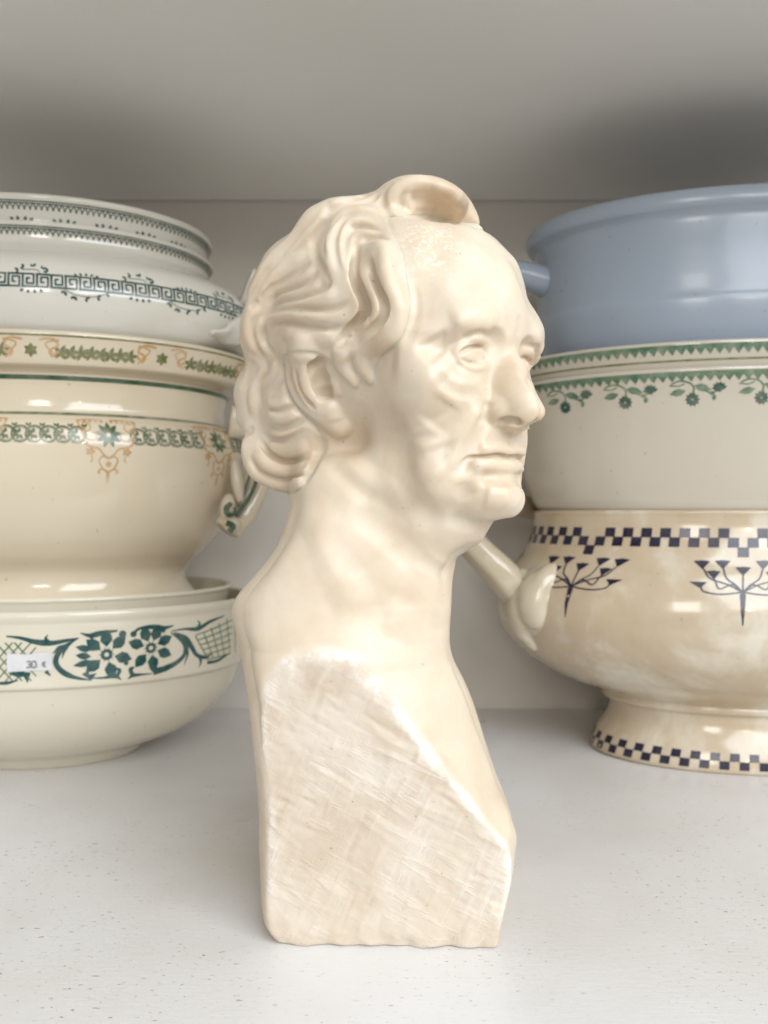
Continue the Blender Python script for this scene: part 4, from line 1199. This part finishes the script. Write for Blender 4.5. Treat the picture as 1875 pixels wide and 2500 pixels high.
# nape curls
lock(B([(290, 200), (310, 330), (250, 450), (215, 560), (230, 680), (200, 760)]), 3.2, 1.3)
lock(B([(420, 200), (420, 330), (350, 430), (280, 500)]), 2.8, 1.1)
cut(B([(220, 210), (190, 320), (150, 430), (100, 470)]), 2.2, 1.2)
cut(B([(350, 210), (350, 340), (290, 450), (290, 560), (310, 680)]), 2.4, 1.6)
cut(B([(480, 220), (490, 380), (440, 470), (360, 550)]), 2.2, 1.4)
lock(B([(350, 620), (450, 632), (550, 580)]), 2.2, 1.0); cut(B([(340, 675), (470, 690), (610, 630)]), 2.0, 1.2)
lock(B([(350, 730), (490, 760), (640, 690)]), 2.8, 1.2); cut(B([(330, 830), (490, 860), (640, 800), (710, 740)]), 2.4, 1.5)
lock(B([(360, 880), (500, 910), (640, 860), (720, 800)]), 2.0, 0.8); cut(B([(300, 900), (420, 960), (580, 920), (700, 820)]), 2.2, 1.4)
lock(B([(360, 960), (440, 1040), (600, 1060), (750, 990)]), 3.6, 1.0)
gouge(B([(270, 930), (330, 1050), (430, 1130), (560, 1165), (680, 1140)]), 1.6, 1.8, 0.9)
lock(B([(230, 1010), (320, 1170), (450, 1240), (600, 1240), (720, 1170)]), 3.2, 1.3)
cut(B([(170, 1090), (270, 1240), (420, 1310), (600, 1310), (740, 1230)]), 2.0, 1.0)
lock(B([(150, 1130), (240, 1290), (400, 1370), (580, 1380), (710, 1300)]), 3.2, 1.0)
stroke(B([(120, 920), (170, 880), (230, 860)]), 3.0, -1.2)
stroke(B([(740, 900), (840, 960), (830, 1060), (760, 1200), (640, 1390)]), 3.5, -1.2)
# top curl
stroke(Q([(450, 500), (390, 390), (470, 240), (650, 165), (860, 200), (1010, 320), (1090, 480), (1140, 600)]), 4.0, 1.8, both=False)
stroke(Q([(590, 430), (690, 390), (800, 410), (860, 460)]), 5.5, -2.0, both=False)
stroke(Q([(1000, 330), (1080, 430), (1130, 540)]), 8.0, 2.0, both=False)
stroke(Q([(570, 370), (660, 300), (780, 290), (860, 360)]), 4.0, -0.7, both=False)
cut(Q([(470, 525), (620, 540), (800, 550), (960, 585), (1110, 630)]), 2.4, 1.0, both=False)
cut(Q([(340, 300), (310, 420), (400, 540)]), 2.6, 1.6, both=False)
cut(Q([(500, 470), (480, 360), (560, 260)]), 1.6, 0.8, both=False)
lock(Q([(570, 440), (700, 410), (860, 430)]), 2.4, 0.8, both=False)
lock(A([(900, 300), (1050, 260), (1250, 210)]), 3.0, 0.8, both=False)
cut(A([(840, 420), (960, 340), (1120, 290), (1280, 270), (1400, 200)]), 2.4, 1.6, both=False)
# edge of the hair on the forehead and temple
stroke(A([(1490, 520), (1510, 640), (1560, 820), (1630, 1020), (1680, 1200), (1650, 1420), (1560, 1590)]), 4.0, -1.3)
fit(ALL, 5, 1, 2.5); fit(ALL, 3.5, 1, 1.5)
# ------------------------------------------------------------ saw-cut sides and foot
def smooth_noise(nx, nz, cell, seed):
    r = np.random.default_rng(seed)
    cx, cz = int(nx * GS / cell) + 4, int(nz * GS / cell) + 4
    g = r.normal(0, 1, (cx, cz))
    u = np.arange(nx) * GS / cell; v = np.arange(nz) * GS / cell
    def w(t): t = t - np.floor(t); return t * t * (3 - 2 * t)
    iu, iv = u.astype(int), v.astype(int); fu, fv = w(u)[:, None], w(v)[None, :]
    return (g[np.ix_(iu, iv)] * (1 - fu) * (1 - fv) + g[np.ix_(iu + 1, iv)] * fu * (1 - fv)
            + g[np.ix_(iu, iv + 1)] * (1 - fu) * fv + g[np.ix_(iu + 1, iv + 1)] * fu * fv)
def tool_marks(seed):
    r = np.random.default_rng(seed)
    nx, nz = len(gx), len(gz)
    h = 0.16 * smooth_noise(nx, nz, 14, seed + 1) + 0.09 * smooth_noise(nx, nz, 5, seed + 2) + 0.05 * smooth_noise(nx, nz, 2, seed + 3)
    X, Z = gx[:, None], gz[None, :]
    for k in range(260):
        steep = r.random() < 0.45
        a = math.radians(r.normal(63, 5) if steep else r.normal(-27, 6))
        cx, cz = r.uniform(-48, 44), r.uniform(2, 100)
        L = r.uniform(2.5, 9); w = r.uniform(0.6, 1.2)
        t = (X - cx) * math.cos(a) + (Z - cz) * math.sin(a); d = -(X - cx) * math.sin(a) + (Z - cz) * math.cos(a)
        h += r.choice([-1, -1, 1]) * r.uniform(0.08, 0.3) * np.exp(-(d / w) ** 2 - (t / L) ** 4)
    # knocked-off chips along the lower edge
    for k in range(16):
        cx = r.uniform(-40, 40)
        h += r.uniform(0.3, 0.8) * np.exp(-((X - cx) / r.uniform(2, 4)) ** 2 - ((Z - 1.0) / r.uniform(2, 4.5)) ** 2)
    return h.astype(np.float32)
zc = gz < 125
marks = tool_marks(11)
T_before = np.full(T.shape, -40.0, dtype=np.float32); T_before[:, :, zc] = T[:, :, zc]
C_full = np.full(T.shape, -40.0, dtype=np.float32)
X3, Y3, Z3 = gx[:, None, None], gy[None, :, None], gz[zc][None, None, :]
near = (257.9 - 0.028 * X3 + 0.012 * Z3 + marks[:, None, :len(gz[zc])]) - Y3
far = Y3 - (337.5 + tool_marks(23)[:, None, :len(gz[zc])])
CUT = smax(near, far, 0.5); C_full[:, :, zc] = CUT
T[:, :, zc] = smax(T[:, :, zc], CUT, 1.6)
foot = (-Z3 + 0.35 * smooth_noise(len(gx), len(gz), 4, 5)[:, None, :1] * 0.4).astype(np.float32)
T[:, :, zc] = smax(T[:, :, zc], foot, 1.6)
T[:, :, gz < 0] = np.maximum(T[:, :, gz < 0], 0.3)

# ------------------------------------------------------------ hair as a shell of its own
HAIR_OUT = C1([(300, 1580), (20, 1600), (-40, 900), (40, 400), (300, 100), (700, 20), (930, -20), (1180, 60), (1290, 240), (1225, 318), (1130, 292), (1000, 255), (900, 248), (830, 256), (775, 262), (800, 330), (850, 420), (870, 540), (885, 640), (878, 730), (840, 830), (760, 905), (722, 960), (712, 1030), (690, 1062), (655, 1030), (625, 1072), (580, 1040), (525, 980), (485, 930), (410, 900), (330, 900), (285, 920), (290, 1000), (310, 1090), (370, 1180), (440, 1250), (470, 1330), (440, 1430), (370, 1540)])
def poly_sd(px, py, poly):
    """signed distance (photo px, negative inside) to a closed outline"""
    q = dense(list(poly) + [poly[0]], 8.0)[:-1]; n = len(q)
    d = np.full(px.shape, 1e9); ins = np.zeros(px.shape, dtype=bool)
    for i in range(n):
        (x0, y0), (x1, y1) = q[i], q[(i + 1) % n]
        ex, ey = x1 - x0, y1 - y0
        h = np.clip(((px - x0) * ex + (py - y0) * ey) / (ex * ex + ey * ey), 0, 1)
        d = np.minimum(d, (px - x0 - h * ex) ** 2 + (py - y0 - h * ey) ** 2)
        cr = ((y0 > py) != (y1 > py)) & (px < (x1 - x0) * (py - y0) / (y1 - y0 + 1e-12) + x0)
        ins ^= cr
    d = np.sqrt(d)
    return np.where(ins, -d, d)
RU, RV = np.arange(500, 1420, 4.0), np.arange(340, 1300, 4.0)
RSD = poly_sd(*np.meshgrid(RU, RV, indexing='ij'), HAIR_OUT)
def hair_sd(ux, uy):
    a = np.clip((ux - RU[0]) / 4, 0, len(RU) - 1.001); b = np.clip((uy - RV[0]) / 4, 0, len(RV) - 1.001)
    i, j = a.astype(int), b.astype(int); fa, fb = a - i, b - j
    return (RSD[i, j] * (1 - fa) + RSD[i + 1, j] * fa) * (1 - fb) + (RSD[i, j + 1] * (1 - fa) + RSD[i + 1, j + 1] * fa) * fb
HM = np.full(T.shape, 30.0, dtype=np.float32)
zi = int((EY - 8 - gz[0]) / GS)
band = np.abs(T[:, :, zi:]) < 7.5
ii = np.argwhere(band); ii[:, 2] += zi
for c0 in range(0, len(ii), 400000):
    c = ii[c0:c0 + 400000]
    Pw = np.stack([gx[c[:, 0]], gy[c[:, 1]], gz[c[:, 2]]], -1).astype(float)
    hd = to_head(Pw); far_ = hd[:, 1] < 0
    hd[:, 1] = np.abs(hd[:, 1])
    Pm = HC + hd[:, 0:1] * HF + hd[:, 1:2] * HS + hd[:, 2:3] * HU
    Pm[far_ & (hd[:, 1] < 14)] = Pw[far_ & (hd[:, 1] < 14)]
    ux = 937.5 + 1875 * Pm[:, 0] / Pm[:, 1]; uy = 1250 - 1875 * (Pm[:, 2] - EY) / Pm[:, 1]
    sd = hair_sd(ux, uy) * 0.15
    # everything behind the crown is hair
    sd = np.where((hd[:, 0] < -34) & (hd[:, 2] > -50), np.minimum(sd, -2.0), sd)
    HM[c[:, 0], c[:, 1], c[:, 2]] = sd
T += (0.2 * np.exp(-((HM - 0.3) / 0.6) ** 2)).astype(np.float32)          # carved line where hair meets skin
HAIR = np.maximum(smax(T - 0.14, HM, 0.7), -(T + 6.0))
SKIN = T
# ------------------------------------------------------------ meshing
def surface_nets(F, org, gs):
    S = F < 0
    n = np.zeros(tuple(d - 1 for d in F.shape), dtype=np.uint8)
    for dx in (0, 1):
        for dy in (0, 1):
            for dz in (0, 1):
                n += S[dx:dx + n.shape[0], dy:dy + n.shape[1], dz:dz + n.shape[2]]
    act = (n > 0) & (n < 8)
    idx = np.argwhere(act).astype(np.int32)
    ids = np.full(n.shape, -1, dtype=np.int32)
    ids[idx[:, 0], idx[:, 1], idx[:, 2]] = np.arange(len(idx))
    cor = [(a, b, c) for a in (0, 1) for b in (0, 1) for c in (0, 1)]
    val = {c: F[idx[:, 0] + c[0], idx[:, 1] + c[1], idx[:, 2] + c[2]] for c in cor}
    acc = np.zeros((len(idx), 3)); cnt = np.zeros(len(idx))
    for a in cor:
        for ax in range(3):
            if a[ax]: continue
            b = list(a); b[ax] = 1; b = tuple(b)
            va, vb = val[a], val[b]
            m = (va < 0) != (vb < 0)
            t = va[m] / (va[m] - vb[m])
            p = np.tile(np.array(a, dtype=float), (m.sum(), 1)); p[:, ax] += t
            acc[m] += p; cnt[m] += 1
    V = (idx + acc / cnt[:, None]) * gs + org
    quads = []
    for ax in range(3):
        o1, o2 = [i for i in range(3) if i != ax]
        a = np.moveaxis(S, ax, 0)
        ch = a[:-1] != a[1:]
        e = np.argwhere(np.moveaxis(ch, 0, ax))
        e = e[(e[:, o1] > 0) & (e[:, o2] > 0) & (e[:, o1] < n.shape[o1]) & (e[:, o2] < n.shape[o2])]
        def cell(d1, d2):
            c = e.copy(); c[:, o1] += d1; c[:, o2] += d2
            return ids[c[:, 0], c[:, 1], c[:, 2]]
        q = np.stack([cell(-1, -1), cell(0, -1), cell(0, 0), cell(-1, 0)], 1)
        ins = S[e[:, 0], e[:, 1], e[:, 2]]
        flip = ins if ax == 1 else ~ins
        q[flip] = q[flip][:, ::-1]
        quads.append(q)
    return V, np.vstack(quads)

def gradient(P, F, h=0.5):
    g = np.empty_like(P)
    for i in range(3):
        d = np.zeros(3); d[i] = h
        g[:, i] = (sample(P + d, F) - sample(P - d, F)) / (2 * h)
    return g

def carve_mesh(name, F, mat, parent):
    V, Qd = surface_nets(F, ORG, GS)
    for _ in range(2):
        g = gradient(V, F); v = sample(V, F)
        st = v[:, None] * g / np.maximum((g * g).sum(1, keepdims=True), 0.05)
        V -= np.clip(st, -0.4 * GS, 0.4 * GS)
    me = bpy.data.meshes.new(name)
    me.vertices.add(len(V)); me.vertices.foreach_set('co', ((V - BASE) / 1000.0).astype(np.float32).ravel())
    me.loops.add(len(Qd) * 4); me.loops.foreach_set('vertex_index', Qd.astype(np.int32).ravel())
    me.polygons.add(len(Qd))
    me.polygons.foreach_set('loop_start', np.arange(0, len(Qd) * 4, 4, dtype=np.int32))
    me.update(calc_edges=True); me.validate()
    me.polygons.foreach_set('use_smooth', np.ones(len(me.polygons), dtype=bool))
    me.materials.append(mat)
    o = bpy.data.objects.new(name, me); COL.objects.link(o)
    if parent: o.parent = parent
    return o, V
BASE = np.array([0.0, 297.0, 0.0])

def alabaster():
    N = Nodes('alabaster')
    vec = N.coords()
    n1 = N.math('ADD', N.math('MULTIPLY', N.noise(vec, 24, 5, 0.58, 0.9), 0.75), N.math('MULTIPLY', N.noise(vec, 75, 4, 0.6, 0.4), 0.25))
    n2 = N.noise(vec, 110, 4, 0.6)
    col = N.ramp(n1, [(0.34, g3(209, 189, 163)), (0.48, g3(218, 202, 179)), (0.63, g3(225, 212, 192))])
    # faint milky veins
    v = N.n('ShaderNodeTexNoise', i_Scale=15.0, i_Detail=5.0, i_Roughness=0.55, i_Distortion=1.2); v.noise_type = 'RIDGED_MULTIFRACTAL' if hasattr(v, 'noise_type') else v.noise_type
    N.l(vec, v.inputs['Vector'])
    col = N.mix(N.math('MULTIPLY', N.ramp(v.outputs['Fac'], [(0.55, (0, 0, 0)), (0.95, (1, 1, 1))]), 0.35), col, g3(238, 228, 212))
    at_ = N.n('ShaderNodeAttribute'); at_.attribute_name = 'sawn'
    sep = N.n('ShaderNodeSeparateColor'); N.l(at_.outputs['Color'], sep.inputs[0])
    sawn, edge, fore = sep.outputs[0], sep.outputs[1], sep.outputs[2]
    # scratches of the rasp on the sawn side, in two directions
    def rasp(rot, sx, sz, scale, lo, hi):
        m0 = N.coords((1, 1, 1), 'Object', (0, rot, 0)); mp = N.n('ShaderNodeMapping'); mp.inputs['Scale'].default_value = (sx, 1.0, sz)
        N.l(m0, mp.inputs['Vector']); vv = mp.outputs['Vector']
        return N.ramp(N.noise(vv, scale, 3, 0.62, 0.25), [(lo, (0, 0, 0)), (hi, (1, 1, 1))])
    ra = rasp(math.radians(-27), 0.17, 1.0, 420, 0.54, 0.68)
    rb = rasp(math.radians(63), 0.12, 1.0, 520, 0.54, 0.68)
    rc = rasp(math.radians(-33), 0.22, 1.0, 210, 0.55, 0.68)
    patch = N.ramp(N.noise(vec, 34, 3, 0.55), [(0.36, (0, 0, 0)), (0.62, (1, 1, 1))])
    lines = N.math('MULTIPLY', N.math('MAXIMUM', N.math('MAXIMUM', ra, rb), rc), patch, True)
    dull = N.ramp(N.noise(vec, 30, 5, 0.62, 0.9), [(0.36, g3(198, 181, 160)), (0.5, g3(206, 192, 174)), (0.66, g3(214, 203, 188))])
    col = N.mix(N.math('MULTIPLY', sawn, 0.8), col, dull)
    col = N.mix(N.math('MULTIPLY', N.math('MULTIPLY', sawn, lines), 0.18), col, g3(246, 240, 232))
    chips = N.ramp(N.noise(vec, 150, 4, 0.65), [(0.42, (0.25, 0.25, 0.25)), (0.6, (1, 1, 1))])
    col = N.mix(N.math('MULTIPLY', N.math('MULTIPLY', edge, chips), 0.85), col, g3(253, 251, 247))
    # rubbed, bruised patch high on the forehead
    va = N.coords((1.0, 1.0, 0.35), 'Object', (0.5, 0.2, 0.9)); f1 = N.ramp(N.noise(va, 900, 2, 0.5, 0.6), [(0.57, (0, 0, 0)), (0.66, (1, 1, 1))])
    vb = N.coords((0.35, 1.0, 1.0), 'Object', (0.3, 0.6, 0.2)); f2 = N.ramp(N.noise(vb, 800, 2, 0.5, 0.6), [(0.58, (0, 0, 0)), (0.68, (1, 1, 1))])
    fm = N.math('MULTIPLY', N.math('MAXIMUM', f1, f2), fore, True)
    col = N.mix(N.math('MULTIPLY', fm, 0.6), col, g3(252, 248, 242))
    # pin-prick pits
    pit = N.ramp(N.noise(vec, 800, 1, 0.3), [(0.80, (0, 0, 0)), (0.82, (1, 1, 1))])
    col = N.mix(N.math('MULTIPLY', pit, 0.5), col, g3(120, 96, 76))
    N.l(col, N.bsdf.inputs['Base Color'])
    N.bsdf.inputs['Subsurface Weight'].default_value = 0.75
    N.bsdf.inputs['Subsurface Radius'].default_value = (1.0, 0.66, 0.42)
    N.bsdf.inputs['Subsurface Scale'].default_value = 0.0021
    r = N.n('ShaderNodeMapRange', i_To_Min=0.26, i_To_Max=0.5)
    N.l(n2, r.inputs['Value'])
    rough = N.math('ADD', r.outputs[0], N.math('MULTIPLY', N.math('MAXIMUM', sawn, fm), 0.22), True)
    N.l(rough, N.bsdf.inputs['Roughness'])
    N.bsdf.inputs['Coat Weight'].default_value = 0.0
    N.bsdf.inputs['Coat Roughness'].default_value = 0.12
    h = N.math('ADD', N.math('MULTIPLY', n2, 0.25), N.math('MULTIPLY', N.math('MULTIPLY', sawn, lines), 0.9))
    h = N.math('ADD', h, N.math('MULTIPLY', N.math('MULTIPLY', sawn, N.noise(vec, 210, 4, 0.6)), 1.2))
    h = N.math('ADD', h, N.math('MULTIPLY', fm, 0.3))
    N.l(N.bump(h, 0.35, 0.0006), N.bsdf.inputs['Normal'])
    return N.mat

def wear(o, V):
    """per-vertex masks: sawn side, bruised arris, rubbed forehead"""
    c = sample(V, C_full); b = sample(V, T_before)
    sawn = np.clip(1.3 - np.abs(c) / 0.9, 0, 1) * (V[:, 2] < 118)
    gc, gb = gradient(V, C_full), gradient(V, T_before)
    gc /= np.maximum(np.linalg.norm(gc, axis=1, keepdims=True), 1e-3); gb /= np.maximum(np.linalg.norm(gb, axis=1, keepdims=True), 1e-3)
    bend = np.clip(np.linalg.norm(np.cross(gc, gb), axis=1) / 0.45, 0, 1) ** 2
    edge = bend * np.exp(-(c / 1.1) ** 2) * np.exp(-(b / 1.5) ** 2) * (V[:, 2] < 118) * np.clip(V[:, 2] / 25 - 0.2, 0, 1) * np.clip(1 + (V[:, 0] + 34) / 8, 0.35, 1)
    fp = cast(Q([(800, 760)]))[0]
    fore = np.exp(-(np.linalg.norm((V - fp) * np.array([1, 1, 0.75]), axis=1) / 10.0) ** 2)
    a = o.data.color_attributes.new('sawn', 'FLOAT_COLOR', 'POINT')
    a.data.foreach_set('color', np.stack([sawn, np.clip(edge, 0, 1), np.clip(fore * 0.85, 0, 1), np.ones(len(V))], 1).astype(np.float32).ravel())

bust = empty('marble_bust', (0, 0.297, 0), 'cream alabaster bust of an older man with wavy swept-back hair, between the stacks', 'bust')
M_ALA = alabaster()
body_obj, V_ = carve_mesh('body', SKIN, M_ALA, bust); wear(body_obj, V_)
hair_obj, V_ = carve_mesh('hair', HAIR, M_ALA, bust); wear(hair_obj, V_)
